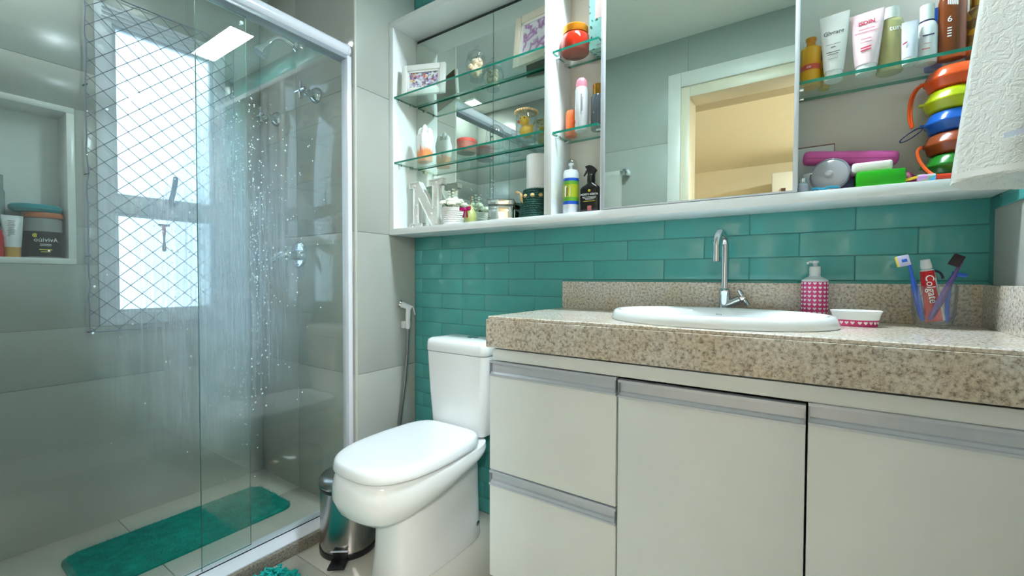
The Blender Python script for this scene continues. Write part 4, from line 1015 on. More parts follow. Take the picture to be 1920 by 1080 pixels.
bm = bm_new(); ball(bm, (0.002, 0, 0.0255), 0.026, 3, (1.1, 0.85, 0.95)); ball(bm, (-0.006, -0.004, 0.066), 0.019, 3); ball(bm, (0.022, 0, 0.040), 0.009, 2, (1.1, 0.8, 0.9)); obj('body', bm, YEL, t, 80)
bm = bm_new(); ball(bm, (-0.025, -0.010, 0.064), 0.009, 2, (1.1, 1.0, 0.6)); obj('beak', bm, pmat('duck_orange', (232, 84, 34), 0.35), t, 80)
for ex in (-0.013, 0.004):
    bm = bm_new(); ball(bm, (ex, -0.0207, 0.072), 0.003, 1); obj('eye', bm, BLACK, t)

# marquee letter
t = thing('marquee_letter', 'white light-up letter N with round bulbs on the cabinet floor', 'letter', (0.0665, -0.052, 1.2387), math.radians(0))
W_, H_ = 0.200, 0.214
OUTN = [(0, 1), (.30, 1), (.72, .40), (.72, .87), (.60, .87), (.60, 1), (1, 1), (1, .87), (.88, .87), (.88, 0), (.72, 0), (.27, .66), (.27, .13), (.39, .13), (.39, 0), (0, 0), (0, .13), (.12, .13), (.12, .87), (0, .87)]
OUTN = [(a * W_, b * H_) for a, b in OUTN]
def milk(name, c, f=0.5):
    m, nt, out = new_mat(name)
    a = nt.nodes.new('ShaderNodeBsdfDiffuse'); b = nt.nodes.new('ShaderNodeBsdfTranslucent'); x = nt.nodes.new('ShaderNodeMixShader')
    a.inputs[0].default_value = b.inputs[0].default_value = (*lin(c), 1); x.inputs[0].default_value = f
    nt.links.new(a.outputs[0], x.inputs[1]); nt.links.new(b.outputs[0], x.inputs[2]); nt.links.new(x.outputs[0], out.inputs[0])
    return m
NW = milk('letter_white', (248, 249, 247), 0.25)
bm = bm_new(); prism(bm, OUTN, -0.020, -0.018); obj('letter_face', bm, NW, t, 20)
bm = bm_new()
nn = len(OUTN)
for i in range(nn):
    (xa, za), (xb, zb) = OUTN[i], OUTN[(i + 1) % nn]
    ln = math.hypot(xb - xa, zb - za); nx_, nz2 = (zb - za) / ln * 0.0022, -(xb - xa) / ln * 0.0022
    vs = [(xa, za), (xb, zb), (xb + nx_, zb + nz2), (xa + nx_, za + nz2)]
    prism(bm, vs, -0.034, -0.004)
obj('rim', bm, NW, t)
BULB = pmat('bulb_milk', (250, 250, 246), 0.2, var=0)
for a, b in ((.13, .93), (.80, .93), (.80, .66), (.40, .78), (.20, .52), (.52, .56), (.20, .28), (.66, .30), (.08, .065), (.31, .065), (.80, .42), (.80, .10)):
    bm = bm_new(); ball(bm, (a * W_, -0.024, b * H_), 0.0068, 2); obj('bulb', bm, BULB, t, 80)

# flower pots
def flower_pot(name, label, loc, r, h, nfl, seedv, potm, spread, fm):
    random.seed(seedv)
    t = thing(name, label, 'plant', loc)
    bm = bm_new(); lathe(bm, [(0, 0), (r * 0.78, 0), (r * 0.82, 0.003), (r, h - 0.004), (r * 1.03, h), (r * 0.95, h), (r * 0.92, h - 0.008), (0, h - 0.010)], 36); pt = obj('pot', bm, potm, t)
    bm = bm_new()
    for k in range(7):
        z = 0.008 + k * (h - 0.014) / 7
        rr_ = r * (0.82 + 0.18 * z / h) + 0.0008
        tube(bm, [(rr_ * math.cos(a), rr_ * math.sin(a), z + 0.0009 * math.sin(a * 18 + k * PI)) for a in [2 * PI * i / 72 for i in range(72)]], 0.0017, 5, closed=True)
    obj('weave', bm, potm, pt)
    GL = pmat('leaf_green', (96, 148, 78), 0.5, var=0.2, scale=30)
    for i in range(nfl):
        a = i * 2.399; q = math.sqrt((i + 0.5) / nfl) * spread
        c = Vector((q * math.cos(a), q * math.sin(a) * 0.75, h + 0.040 - 0.034 * (q / spread) ** 2 + random.uniform(-.004, .006)))
        bm = bm_new()
        ball(bm, c, 0.008, 1)
        for ring, m_, rad_ in ((0, 5, 0.007), (1, 7, 0.012)):
            for p_ in range(m_):
                b_ = 2 * PI * p_ / m_ + ring * 0.5
                ball(bm, c + Vector((rad_ * math.cos(b_), rad_ * math.sin(b_), 0.004 - 0.006 * ring)), 0.0078, 1, (1, 1, 0.75))
        obj('blossom', bm, fm, t, 80)
    for i in range(12):
        a = i * 2.1 + 0.3; q = spread * (0.75 + 0.4 * random.random())
        b0 = Vector((r * 0.5 * math.cos(a), r * 0.4 * math.sin(a), h - 0.004)); tip = Vector((q * math.cos(a), q * 0.7 * math.sin(a), h + random.uniform(0.006, 0.03)))
        sd_ = (tip - b0).cross(Vector((0, 0, 1))).normalized() * 0.007
        m1 = b0.lerp(tip, 0.55) + Vector((0, 0, 0.006))
        bm = bm_new(); vs = [bm.verts.new(p) for p in (b0, m1 + sd_, tip, m1 - sd_)]; bm.faces.new(vs)
        bmesh.ops.solidify(bm, geom=list(bm.faces), thickness=0.0006); obj('leaf', bm, GL, t)
    for i in range(3):
        a = 0.5 + i * 0.9
        bm = bm_new(); x = spread * 0.35 * math.cos(a * 2)
        st_ = bezier([(x * 0.5, 0, h), (x * 0.7, 0, h + 0.03), (x, 0.004, h + 0.05), (x * 1.3, 0.004, h + 0.068 + 0.006 * i)], 6); tube(bm, st_, 0.0008, 5)
        for p_ in st_[3:]:
            ball(bm, p_ + Vector((0.004, 0, 0.001)), 0.0032, 1); ball(bm, p_ + Vector((-0.004, 0, 0.002)), 0.0032, 1)
        obj('sprig', bm, pmat('sprig_white', (226, 232, 216), 0.5), t)
    random.seed(seedv + 1)
    return t
flower_pot('potted_flowers', 'white woven pot of cream artificial flowers beside the letter', (0.345, -0.098, 1.2387), 0.050, 0.072, 11, 3, pmat('pot_white', (232, 232, 230), 0.45, var=0.03), 0.062, pmat('petal_cream', (240, 244, 226), 0.55, var=0.05, scale=80))
# pear with bow
t = thing('pear_ornament', 'small green pear ornament with magenta ribbon bow', 'ornament', (0.460, -0.124, 1.2387)); t.scale = (1.15, 1.15, 1.1)
bm = bm_new(); lathe(bm, [(0, 0), (0.014, 0), (0.022, 0.010), (0.024, 0.022), (0.019, 0.038), (0.012, 0.052), (0.010, 0.060), (0.004, 0.066), (0, 0.066)], 28); obj('fruit', bm, pmat('pear_green', (170, 180, 110), 0.4, var=0.12), t, 70)
bm = bm_new(); tube(bm, bezier([(0, 0, 0.064), (0.001, 0, 0.075), (0.002, 0, 0.088), (0.004, 0, 0.098)], 6), 0.0014, 6); obj('stalk', bm, pmat('stalk_brown', (140, 96, 48), 0.6), t)
MAG = pmat('ribbon_magenta', (206, 22, 124), 0.4)
bm = bm_new()
for sg in (-1, 1):
    loop_ = [(0, -0.025, 0.046), (sg * 0.010, -0.033, 0.049), (sg * 0.022, -0.033, 0.050), (sg * 0.026, -0.028, 0.050), (sg * 0.018, -0.023, 0.048), (0, -0.022, 0.046)]
    lv = [[bm.verts.new((x, y, z - 0.0055)), bm.verts.new((x, y + 0.001, z + 0.0055))] for x, y, z in loop_]
    for a, b in zip(lv, lv[1:]): bm.faces.new((a[0], a[1], b[1], b[0]))
    vs = [bm.verts.new(p) for p in ((0, -0.026, 0.046), (sg * 0.006, -0.026, 0.046), (sg * 0.013, -0.027, 0.018), (sg * 0.005, -0.027, 0.016))]; bm.faces.new(vs)
bmesh.ops.solidify(bm, geom=list(bm.faces), thickness=0.001); ball(bm, (0, -0.026, 0.046), 0.005, 2); obj('bow', bm, MAG, t, 60)
# mirrored box
t = thing('mirror_box', 'square mirrored trinket box with lid on the cabinet floor', 'box', (0.586, -0.082, 1.2387), math.radians(28)); t.scale = (1.22, 1.22, 1.02)
bm = bm_new(); box(bm, -0.038, -0.038, 0, 0.038, 0.038, 0.060, 0.001); obj('body', bm, pmat('box_mirror', (216, 222, 220), 0.06, 1.0, var=0.02), t)
bm = bm_new(); box(bm, -0.041, -0.041, 0.060, 0.041, 0.041, 0.080, 0.001); ld = obj('lid', bm, pmat('box_mirror', (216, 222, 220)), t)
bm = bm_new()
for sx in (-1, 1):
    for sy in (-1, 1): box(bm, sx * 0.0412 - 0.0008, sy * 0.0412 - 0.0008, 0.059, sx * 0.0412 + 0.0008, sy * 0.0412 + 0.0008, 0.081)
for z in (0.0595, 0.0797):
    for sg in (-1, 1): box(bm, -0.0416, sg * 0.0412 - 0.0006, z, 0.0416, sg * 0.0412 + 0.0006, z + 0.0012); box(bm, sg * 0.0412 - 0.0006, -0.0416, z, sg * 0.0412 + 0.0006, 0.0416, z + 0.0012)
obj('edging', bm, pmat('edging_dark', (88, 94, 92), 0.3, 0.6), ld)
# green basket and toilet roll
t = thing('woven_basket', 'dark green braided basket with straw bow at the divider', 'basket', (0.752, -0.088, 1.2387))
GB = pmat('raffia_green', (14, 74, 66), 0.6, var=0.3, scale=60)
bm = bm_new(); lathe(bm, [(0, 0), (0.060, 0), (0.064, 0.004), (0.058, 0.050), (0.048, 0.104), (0.045, 0.104), (0.054, 0.05), (0.058, 0.008), (0, 0.008)], 40); obj('wall', bm, GB, t)
bm = bm_new()
for k in range(13):
    z = 0.005 + k * 0.008; r = 0.0655 - 0.0165 * (z / 0.104) ** 1.3
    tube(bm, [((r + 0.0012 * math.sin(30 * a + k * PI)) * math.cos(a), (r + 0.0012 * math.sin(30 * a + k * PI)) * math.sin(a), z + 0.001 * math.cos(30 * a)) for a in [2 * PI * i / 120 for i in range(120)]], 0.0042, 6, closed=True)
obj('braid', bm, GB, t, 80)
STRAW = pmat('straw', (226, 188, 128), 0.6, var=0.1)
for i in range(5):
    a = -PI / 2 - 0.9 + i * 0.55; r = 0.0545
    bm = bm_new(); ball(bm, (r * math.cos(a), r * math.sin(a), 0.078), 0.009, 2, (1, 1, 0.85)); obj('straw_button', bm, STRAW, t, 80)
bm = bm_new()
for pth in ([(-0.036, -0.048, 0.086), (-0.052, -0.056, 0.104), (-0.066, -0.058, 0.092), (-0.050, -0.054, 0.082)], [(-0.040, -0.050, 0.086), (-0.034, -0.064, 0.096), (-0.030, -0.066, 0.070), (-0.026, -0.066, 0.052)]):
    lv = [[bm.verts.new((p[0] - 0.004, p[1], p[2] + 0.005)), bm.verts.new((p[0] + 0.006, p[1], p[2] - 0.004))] for p in bezier(pth, 8)]
    for a, b in zip(lv, lv[1:]): bm.faces.new((a[0], a[1], b[1], b[0]))
bmesh.ops.solidify(bm, geom=list(bm.faces), thickness=0.0012); obj('straw_bow', bm, STRAW, t, 60)
t = thing('toilet_roll', 'white toilet paper roll standing in the dark green basket', 'paper roll', (0.758, -0.088, 1.2387 + 0.112))
t.location.z = 1.2387 + 0.0085; t.location.x = 0.752
PAP = pmat('tissue_paper', (236, 236, 236), 0.8, var=0.02, bump=0.1, bscale=150)
bm = bm_new(); rg_ = []
for r, z in ((0.018, 0.0), (0.0410, 0.0), (0.0418, 0.004), (0.0418, 0.221), (0.0408, 0.223), (0.018, 0.223)): rg_.append([bm.verts.new((r * math.cos(2 * PI * i / 44), r * math.sin(2 * PI * i / 44), z)) for i in range(44)])
rg_.append(rg_[0]); ring_faces(bm, rg_); obj('paper', bm, PAP, t)

# ------------------------------------------------------------------ middle bay
t = thing('bath_salt_jar', 'round red glass jar with gold lid on the upper middle shelf', 'jar', (0.905, -0.092, MZ1))
bm = bm_new(); lathe(bm, [(0, 0), (0.044, 0), (0.048, 0.004), (0.050, 0.030), (0.048, 0.055), (0.040, 0.064), (0, 0.064)], 40); obj('body', bm, pmat('red_glass', (186, 40, 14), 0.08, trans=0.2, var=0.15), t, 50)
bm = bm_new(); lathe(bm, [(0.043, 0.064), (0.044, 0.067), (0.044, 0.086), (0.041, 0.090), (0, 0.091)], 40); obj('lid', bm, pmat('gold_lid', (206, 130, 26), 0.28, 0.6), t)
t = thing('gift_box', 'pale aqua box printed with dark leaves behind the red jar', 'box', (0.985, -0.060, MZ1))
bm = bm_new(); box(bm, -0.030, -0.030, 0, 0.030, 0.030, 0.220, 0.001); obj('carton', bm, print_mat('leaf_print', [(150, 208, 204), (150, 208, 204), (156, 212, 208), (148, 204, 200), (150, 208, 204), (60, 104, 92), (150, 208, 204), (158, 212, 206)], 110), t)
bm = bm_new(); box(bm, -0.008, -0.0306, 0.10, 0.028, -0.0301, 0.16); obj('panel', bm, pmat('label_blush', (222, 200, 196), 0.5), t)
def bottle(name, label, loc, prof, mat, cap, capmat, sx=1.0, sy=1.0, rz=0.0, cat='bottle', n=28, group=None):
    t = thing(name, label, cat, loc, rz, group)
    bm = bm_new(); lathe(bm, prof, n, sx=sx, sy=sy); obj('body', bm, mat, t, 45)
    if cap: bm = bm_new(); lathe(bm, cap, n, sx=sx if sx == sy else 1, sy=sy if sx == sy else 1); obj('cap', bm, capmat, t, 45)
    return t
t = bottle('deodorant_can', 'white deodorant spray can with pink dome cap on the lower middle shelf', (0.936, -0.105, MZ2), [(0, 0), (0.021, 0), (0.0225, 0.003), (0.0225, 0.135), (0.020, 0.146), (0, 0.146)], pmat('can_white', (226, 228, 232), 0.25), [(0.0195, 0.146), (0.0195, 0.162), (0.017, 0.172), (0.010, 0.179), (0, 0.181)], pmat('cap_pink', (236, 150, 172), 0.35))
print_lines(t, [(0.008 + 0.003 * q, 0.085 + 0.004 * (q % 2), 0.0012, 0.07 - 0.012 * q) for q in range(3)], -0.0222, pmat('ink_grey', (110, 116, 120), 0.5, var=0))
bm = bm_new(); ball(bm, (-0.015, -0.0165, 0.030), 0.006, 1, (0.8, 0.2, 1.4)); obj('splash_print', bm, pmat('print_red', (206, 52, 62), 0.4), t)
t = bottle('body_spray', 'orange body splash bottle with clear cap beside the deodorant can', (0.881, -0.072, MZ2), [(0, 0), (0.019, 0), (0.020, 0.003), (0.020, 0.085), (0.014, 0.092), (0, 0.092)], print_mat('orange_liquid', [(240, 150, 120), (244, 120, 60), (240, 100, 20)], 14, kind='noise'), [(0.0165, 0.092), (0.0165, 0.134), (0, 0.135)], glass('cap_clear', (0.96, 0.96, 0.95)))
t = bottle('perfume_bottle', 'dark perfume mist bottle with gold cap on the lower middle shelf', (0.988, -0.085, MZ2), [(0, 0), (0.022, 0), (0.024, 0.003), (0.024, 0.112), (0.014, 0.122), (0, 0.122)], pmat('smoked_glass', (86, 94, 100), 0.12), [(0.0185, 0.118), (0.0185, 0.152), (0, 0.153)], pmat('gold_cap', (176, 130, 50), 0.2, 0.8))
t = thing('spray_can', 'white spray can with blue and green bands and trophy picture', 'spray can', (0.899, -0.108, 1.2387))
bm = bm_new(); lathe(bm, [(0, 0), (0.026, 0), (0.0275, 0.004), (0.0275, 0.140), (0.023, 0.153), (0, 0.153)], 36); cn = obj('can', bm, pmat('can_silver', (218, 222, 228), 0.25, 0.1), t)
for z0_, z1_, mt in ((0.034, 0.045, pmat('band_blue', (24, 84, 196), 0.3)), (0.045, 0.058, pmat('band_green', (94, 160, 50), 0.3)), (0.058, 0.102, pmat('band_olive', (166, 178, 40), 0.3)), (0.102, 0.114, pmat('band_green', (94, 160, 50))), (0.114, 0.124, pmat('band_blue', (24, 84, 196)))):
    bm = bm_new(); lathe_open(bm, [(0.02765, z0_), (0.02765, z1_)], 36); obj('band', bm, mt, cn)
bm = bm_new()
pts = rrect(0.022, 0.038, 0.006, 4)
vs = [bm.verts.new((0.0279 * math.sin(x / 0.0279), -0.0279 * math.cos(x / 0.0279), 0.078 + z)) for x, z in pts]; bm.faces.new(vs); obj('emblem_panel', bm, pmat('emblem_white', (240, 242, 242), 0.3), cn)
bm = bm_new(); prism(bm, [(-0.003, 0.064), (0.003, 0.064), (0.0015, 0.076), (0.0035, 0.090), (-0.0035, 0.090), (-0.0015, 0.076)], -0.0286, -0.0282); obj('trophy_print', bm, pmat('trophy_gold', (140, 104, 52), 0.4), cn)
bm = bm_new(); lathe(bm, [(0.0225, 0.150), (0.0225, 0.168), (0.021, 0.182), (0.014, 0.190), (0, 0.191)], 32); obj('cap', bm, glass('cap_milky', (0.86, 0.88, 0.9)), t, 60)
bm = bm_new(); lathe(bm, [(0, 0.152), (0.006, 0.152), (0.006, 0.170), (0.009, 0.172), (0.009, 0.178), (0, 0.178)], 16); obj('nozzle', bm, WHITE, t)
t = thing('trigger_spray', 'black trigger spray bottle with white lettering on the cabinet floor', 'spray bottle', (0.972, -0.102, 1.2387), math.radians(6))
bm = bm_new(); rings = []
for z, w, dd, r in ((0.0, 0.066, 0.036, 0.008), (0.003, 0.070, 0.040, 0.010), (0.082, 0.070, 0.040, 0.010), (0.090, 0.058, 0.036, 0.010), (0.100, 0.030, 0.026, 0.011), (0.106, 0.024, 0.024, 0.0115)):
    rings.append([Vector((x, y, z)) for x, y in rrect(w, dd, r, 4)])
loft(bm, rings); bd = obj('body', bm, pmat('bottle_black', (20, 19, 20), 0.25, var=0.05), t, 45)
IW = pmat('ink_white', (225, 228, 228))
text('lettering', 'MORTE SÚBITA', 0.0088, IW, t, (0.0, -0.0203, 0.062), bold=0.0002)
print_lines(t, [(0.0, 0.0535, 0.048, 0.0018), (0.0, 0.0495, 0.044, 0.0016), (0.002, 0.0455, 0.030, 0.0014)], -0.0202, IW)
print_lines(t, [(0.0, 0.0395, 0.040, 0.0016)], -0.0202, pmat('ink_yellow', (206, 190, 60)))
bm = bm_new(); lathe(bm, [(0, -0.0005), (0.0046, -0.0005), (0.0046, 0.0005), (0, 0.0005)], 18, (0, -0.0202, 0.075), axis='Y'); obj('seal', bm, pmat('ink_yellow', (206, 190, 60)), bd)
bm = bm_new(); box(bm, -0.006, -0.0207, 0.008, 0.008, -0.0201, 0.024, 0.0002); obj('portrait_print', bm, pmat('print_rose', (176, 92, 92), 0.4, var=0.3, scale=200), bd)
bm = bm_new(); lathe(bm, [(0.0125, 0.105), (0.0135, 0.108), (0.0135, 0.128), (0.010, 0.132), (0, 0.132)], 24); tg = obj('collar', bm, BLACK, t)
bm = bm_new(); prism(bm, [(-0.010, 0.130), (-0.010, 0.142), (-0.013, 0.150), (-0.018, 0.156), (-0.018, 0.161), (-0.006, 0.163), (0.006, 0.160), (0.016, 0.152), (0.019, 0.146), (0.012, 0.138), (0.010, 0.130)], -0.009, 0.009); obj('spray_head', bm, BLACK, tg)
bm = bm_new(); tube(bm, bezier([(-0.010, 0, 0.150), (-0.016, 0, 0.144), (-0.020, 0, 0.138), (-0.025, 0, 0.129)], 6), [0.0055, 0.005, 0.0045, 0.004, 0.0036, 0.0034, 0.003], 8); obj('trigger', bm, BLACK, tg)

# ------------------------------------------------------------------ right bay, glass shelf
R1 = RZ1 + 0.0002
t = bottle('pump_lotion', 'yellow pump lotion bottle at the mirror door end of the shelf', (1.584, -0.098, R1), [(0, 0), (0.020, 0), (0.022, 0.003), (0.022, 0.098), (0.012, 0.106), (0, 0.106)], pmat('mustard', (216, 158, 20), 0.25), [(0.010, 0.106), (0.010, 0.118), (0.012, 0.120), (0.012, 0.126), (0, 0.127)], pmat('mustard_cap', (196, 130, 20), 0.3))
bm = bm_new(); lathe_open(bm, [(0.0223, 0.040), (0.0223, 0.054)], 28); obj('band', bm, pmat('band_red', (200, 70, 30), 0.3), t); text('lettering', 'co', 0.010, pmat('ink_pure_white', (250, 250, 250), 0.4, var=0), t, (-0.004, -0.0226, 0.047), wrap=0.0228)
t = bottle('serum_bottle', 'slim gold serum bottle with black cap behind the white tube', (1.614, -0.062, R1), [(0, 0), (0.011, 0), (0.012, 0.003), (0.012, 0.070), (0.007, 0.078), (0, 0.078)], pmat('serum_gold', (206, 176, 40), 0.2), [(0.008, 0.078), (0.008, 0.104), (0, 0.105)], BLACK)
t = squeeze('cream_tube', 'white cream tube lettered in grey standing on its cap', 'tube', (1.632, -0.112, R1), 0.062, 0.166, 0.0185, 0.022, pmat('tube_pearl', (226, 228, 224), 0.28), pmat('cap_white', (232, 234, 232), 0.25), math.radians(-8))
INKG = pmat('ink_slate', (96, 104, 104), 0.5, var=0)
text('lettering', 'Glycare', 0.0135, INKG, t, (0.0, -0.0100, 0.117), bold=0.0002); print_lines(t, [(0.0, 0.086, 0.030, 0.0010), (0.0, 0.079, 0.010, 0.0022)], -0.0166, INKG); print_lines(t, [(0.0, 0.066, 0.028, 0.0020), (0.0, 0.061, 0.022, 0.0014), (0.0, 0.050, 0.020, 0.0010)], -0.0190, INKG)
t = squeeze('sunscreen_tube', 'white and pink sunscreen tube with red lettering', 'tube', (1.696, -0.112, R1), 0.068, 0.150, 0.020, 0.020, pmat('tube_blush', (240, 214, 220), 0.28), pmat('cap_white', (232, 234, 232)), math.radians(-8))
INKR = pmat('ink_crimson', (206, 44, 84), 0.5, var=0)
text('lettering', 'ISDIN', 0.013, INKR, t, (0.0, -0.0080, 0.122), bold=0.0003); INKP = pmat('ink_rose', (232, 150, 168), 0.5, var=0); print_lines(t, [(0.0, 0.105, 0.030, 0.0022), (0.0, 0.098, 0.044, 0.0012)], -0.0132, INKP); print_lines(t, [(0.0, 0.080, 0.020, 0.0022), (0.0, 0.072, 0.022, 0.0012)], -0.0182, INKP)
bm = bm_new(); prism(bm, [(-0.010, 0.050), (0.010, 0.052), (0.010, 0.055), (-0.010, 0.053)], -0.0206, -0.0200); prism(bm, [(-0.010, 0.056), (0.010, 0.058), (0.010, 0.061), (-0.010, 0.059)], -0.0206, -0.0200); obj('logo_bars', bm, INKR, t)
t = bottle('oil_bottle', 'clear bottle of greenish bath oil with white cap', (1.742, -0.090, R1), [(0, 0), (0.024, 0), (0.0255, 0.003), (0.0255, 0.112), (0.022, 0.122), (0.014, 0.126), (0, 0.126)], pmat('bath_oil', (206, 202, 140), 0.08, trans=0.35, var=0.1), [(0.0165, 0.126), (0.0165, 0.152), (0, 0.153)], pmat('cap_white', (232, 234, 232)))
text('lettering', 'nature', 0.0165, pmat('ink_pure_white', (250, 250, 250)), t, (0.002, -0.0257, 0.096), wrap=0.0259, bold=0.0003)
t = squeeze('gel_tube', 'small pale grey gel tube with slanted shoulders', 'tube', (1.774, -0.118, R1), 0.030, 0.100, 0.013, 0.014, pmat('tube_grey', (204, 208, 218), 0.3), pmat('cap_white', (232, 234, 232)))
bm = bm_new(); prism(bm, [(-0.014, 0.044), (-0.006, 0.048), (-0.006, 0.051), (-0.014, 0.047)], -0.0125, -0.0118); obj('stripe', bm, INKR, t)
t = bottle('mist_bottle', 'white mist bottle with white cap and navy collar', (1.806, -0.098, R1), [(0, 0), (0.0175, 0), (0.019, 0.003), (0.019, 0.082), (0.016, 0.092), (0.0135, 0.095), (0, 0.095)], pmat('mist_white', (226, 228, 230), 0.3), [(0.0128, 0.097), (0.0128, 0.134), (0, 0.135)], pmat('cap_white', (232, 234, 232)))
bm = bm_new(); lathe(bm, [(0, 0.094), (0.0145, 0.094), (0.0145, 0.098), (0, 0.098)], 24); obj('collar', bm, pmat('navy_plastic', (28, 32, 70)), t)
print_lines(t, [(0.0, 0.060, 0.020, 0.0030)], -0.0191, pmat('ink_navy', (50, 54, 90), 0.5, var=0)); print_lines(t, [(-0.004, 0.030, 0.014, 0.0022), (-0.002, 0.042, 0.014, 0.0010)], -0.0191, pmat('ink_coral', (216, 130, 120), 0.5, var=0))
t = bottle('tan_lotion', 'brown sun lotion bottle marked 6 on the shelf', (1.848, -0.098, R1), [(0, 0), (0.022, 0), (0.024, 0.003), (0.024, 0.13), (0.020, 0.150), (0.012, 0.156), (0, 0.156)], pmat('bronze_brown', (120, 58, 20), 0.2, var=0.1), [(0.013, 0.156), (0.013, 0.185), (0, 0.186)], pmat('bronze_cap', (150, 84, 30), 0.3), sy=0.7)
text('lettering', '6', 0.018, pmat('ink_pure_white', (250, 250, 250)), t, (-0.007, -0.0172, 0.085)); print_lines(t, [(-0.010 + 0.003 * q, 0.125 - 0.001 * q, 0.002, 0.012) for q in range(6)] + [(-0.007, 0.066 - 0.006 * q, 0.007, 0.0025) for q in range(4)], -0.0166, pmat('ink_pure_white', (250, 250, 250)))
t = bottle('blue_bottle', 'bright blue bottle standing behind the white mist bottle', (1.826, -0.050, R1), [(0, 0), (0.015, 0), (0.016, 0.003), (0.016, 0.14), (0, 0.145)], pmat('bottle_blue', (30, 100, 206), 0.3), None, None)
t = bottle('argan_oil', 'amber bottle with gold print at the shelf end', (1.890, -0.082, R1), [(0, 0), (0.0155, 0), (0.017, 0.003), (0.017, 0.10), (0.010, 0.11), (0, 0.11)], print_mat('amber_print', [(120, 88, 50), (130, 98, 58), (150, 116, 60), (206, 150, 40)], 70), [(0.011, 0.11), (0.011, 0.14), (0, 0.141)], pmat('gold_cap', (176, 130, 50)))

# ------------------------------------------------------------------ right bay, floor
F = 1.2387
def pouch(z, col, name, label, grp, dx=0.0):
    t = thing('travel_pouch', label, 'pouch', (1.861 + dx, -0.084, z))
    mt = pmat(name, col, 0.22, var=0.1, scale=25)
    bm = bm_new(); rings = []
    for zz, r in ((0.0, 0.040), (0.003, 0.047), (0.016, 0.0505), (0.0185, 0.0540), (0.0215, 0.0548), (0.0245, 0.0538), (0.032, 0.050), (0.042, 0.046), (0.0470, 0.040), (0.0485, 0.015)):
        rings.append([Vector(((r * (1 + 0.02 * math.sin(7 * a + z * 90))) * math.cos(a), (r * (1 + 0.02 * math.sin(5 * a + z * 70))) * math.sin(a), zz)) for a in [2 * PI * i / 40 for i in range(40)]])
    loft(bm, rings); obj('bowl', bm, mt, t, 60)
    bm = bm_new(); box(bm, -0.062, -0.006, 0.020, -0.046, 0.006, 0.026, 0.002); obj('tab', bm, mt, t)
    return t, mt
zz = F + 0.018
pg, mg = pouch(zz, (26, 120, 30), 'pouch_green', 'green folding travel cup at the bottom of the colourful stack', None, 0.002)
pbn, mbn = pouch(zz + 0.049, (150, 66, 30), 'pouch_brown', 'brown folding travel cup between the green and blue ones', None)
pbl, mbl = pouch(zz + 0.098, (18, 92, 190), 'pouch_blue', 'blue folding travel cup in the middle of the colourful stack', None)
py, my = pouch(zz + 0.147, (188, 196, 10), 'pouch_yellow', 'lime yellow folding travel cup under the orange one', None, -0.003)
po, mo = pouch(zz + 0.196, (232, 84, 30), 'pouch_orange', 'orange folding travel cup on top of the colourful stack', None, -0.002)
bm = bm_new(); tube(bm, bezier([(-0.055, -0.004, 0.023), (-0.085, -0.01, 0.018), (-0.086, -0.016, -0.06), (-0.076, -0.022, -0.080)], 12), 0.0028, 8); tube(bm, bezier([(-0.055, 0.004, 0.023), (-0.078, 0.00, 0.012), (-0.080, -0.020, -0.06), (-0.074, -0.026, -0.078)], 12), 0.0022, 8); obj('cord', bm, mo, po)
bm = bm_new(); tube(bm, [Vector((-0.078, -0.014, 0.004)) + Vector((0.024 * math.cos(a) * 0.82 + 0.006 * math.sin(a) * -0.57, 0, 0.024 * math.cos(a) * 0.57 + 0.006 * math.sin(a) * 0.82)) for a in [2 * PI * i / 24 for i in range(24)]], 0.0016, 6, closed=True); obj('loop', bm, pmat('navy_cord', (24, 28, 84), 0.5), pbl)
bm = bm_new(); tube(bm, bezier([(-0.058, -0.008, 0.022), (-0.075, -0.012, 0.02), (-0.062, -0.02, -0.03), (-0.040, -0.045, -0.054)], 12), 0.0036, 8); obj('cord', bm, pmat('cord_orange', (240, 92, 20), 0.4), pbn)
t = thing('plastic_saucer', 'dark flat dish carrying the stack of folding cups', 'dish', (1.862, -0.084, F))
bm = bm_new(); lathe(bm, [(0, 0), (0.044, 0), (0.050, 0.006), (0.050, 0.012), (0.046, 0.018), (0, 0.0179)], 36); obj('plate', bm, pmat('dish_green', (22, 70, 40), 0.4), t)
t = thing('brush_case', 'long pink plastic toothbrush case lying across the cabinet floor', 'case', (1.668, -0.070, F + 0.089)); t.rotation_euler = (0, math.radians(8), math.radians(0))
bm = bm_new(); rings = []
for x, k in ((-0.098, 0.55), (-0.094, 0.9), (-0.085, 1.0), (0.085, 0.95), (0.094, 0.85), (0.098, 0.5)): rings.append([Vector((x, y * k, z * k)) for y, z in rrect(0.038, 0.036, 0.014, 5)])
loft(bm, rings); cs_ = obj('shell', bm, pmat('case_pink', (222, 92, 170), 0.3), t, 50)
bm = bm_new(); box(bm, -0.09, -0.0195, -0.004, 0.09, -0.0185, -0.002); obj('seam', bm, pmat('case_seam', (176, 60, 140), 0.4), cs_)
t = thing('shower_cap_case', 'white oval case supporting the pink toothbrush case', 'case', (1.668, -0.060, F))
bm = bm_new(); lathe(bm, [(0, 0), (0.05, 0), (0.055, 0.004), (0.052, 0.058), (0.046, 0.064), (0, 0.065)], 36, sy=0.62); obj('shell', bm, pmat('case_violet', (120, 60, 110), 0.4), t)
t = thing('round_clear_lid', 'round clear plastic lid propped up on its edge', 'lid', (1.627, -0.128, F + 0.0415)); t.rotation_euler = (math.radians(-12), 0, math.radians(-14))
bm = bm_new(); lathe(bm, [(0, -0.004), (0.036, -0.004), (0.041, 0.0), (0.041, 0.010), (0.038, 0.010), (0.037, 0.002), (0, 0.001)], 44, axis='Y'); obj('disc', bm, pmat('plastic_clear', (214, 216, 222), 0.12, trans=0.45, var=0.03), t, 50)
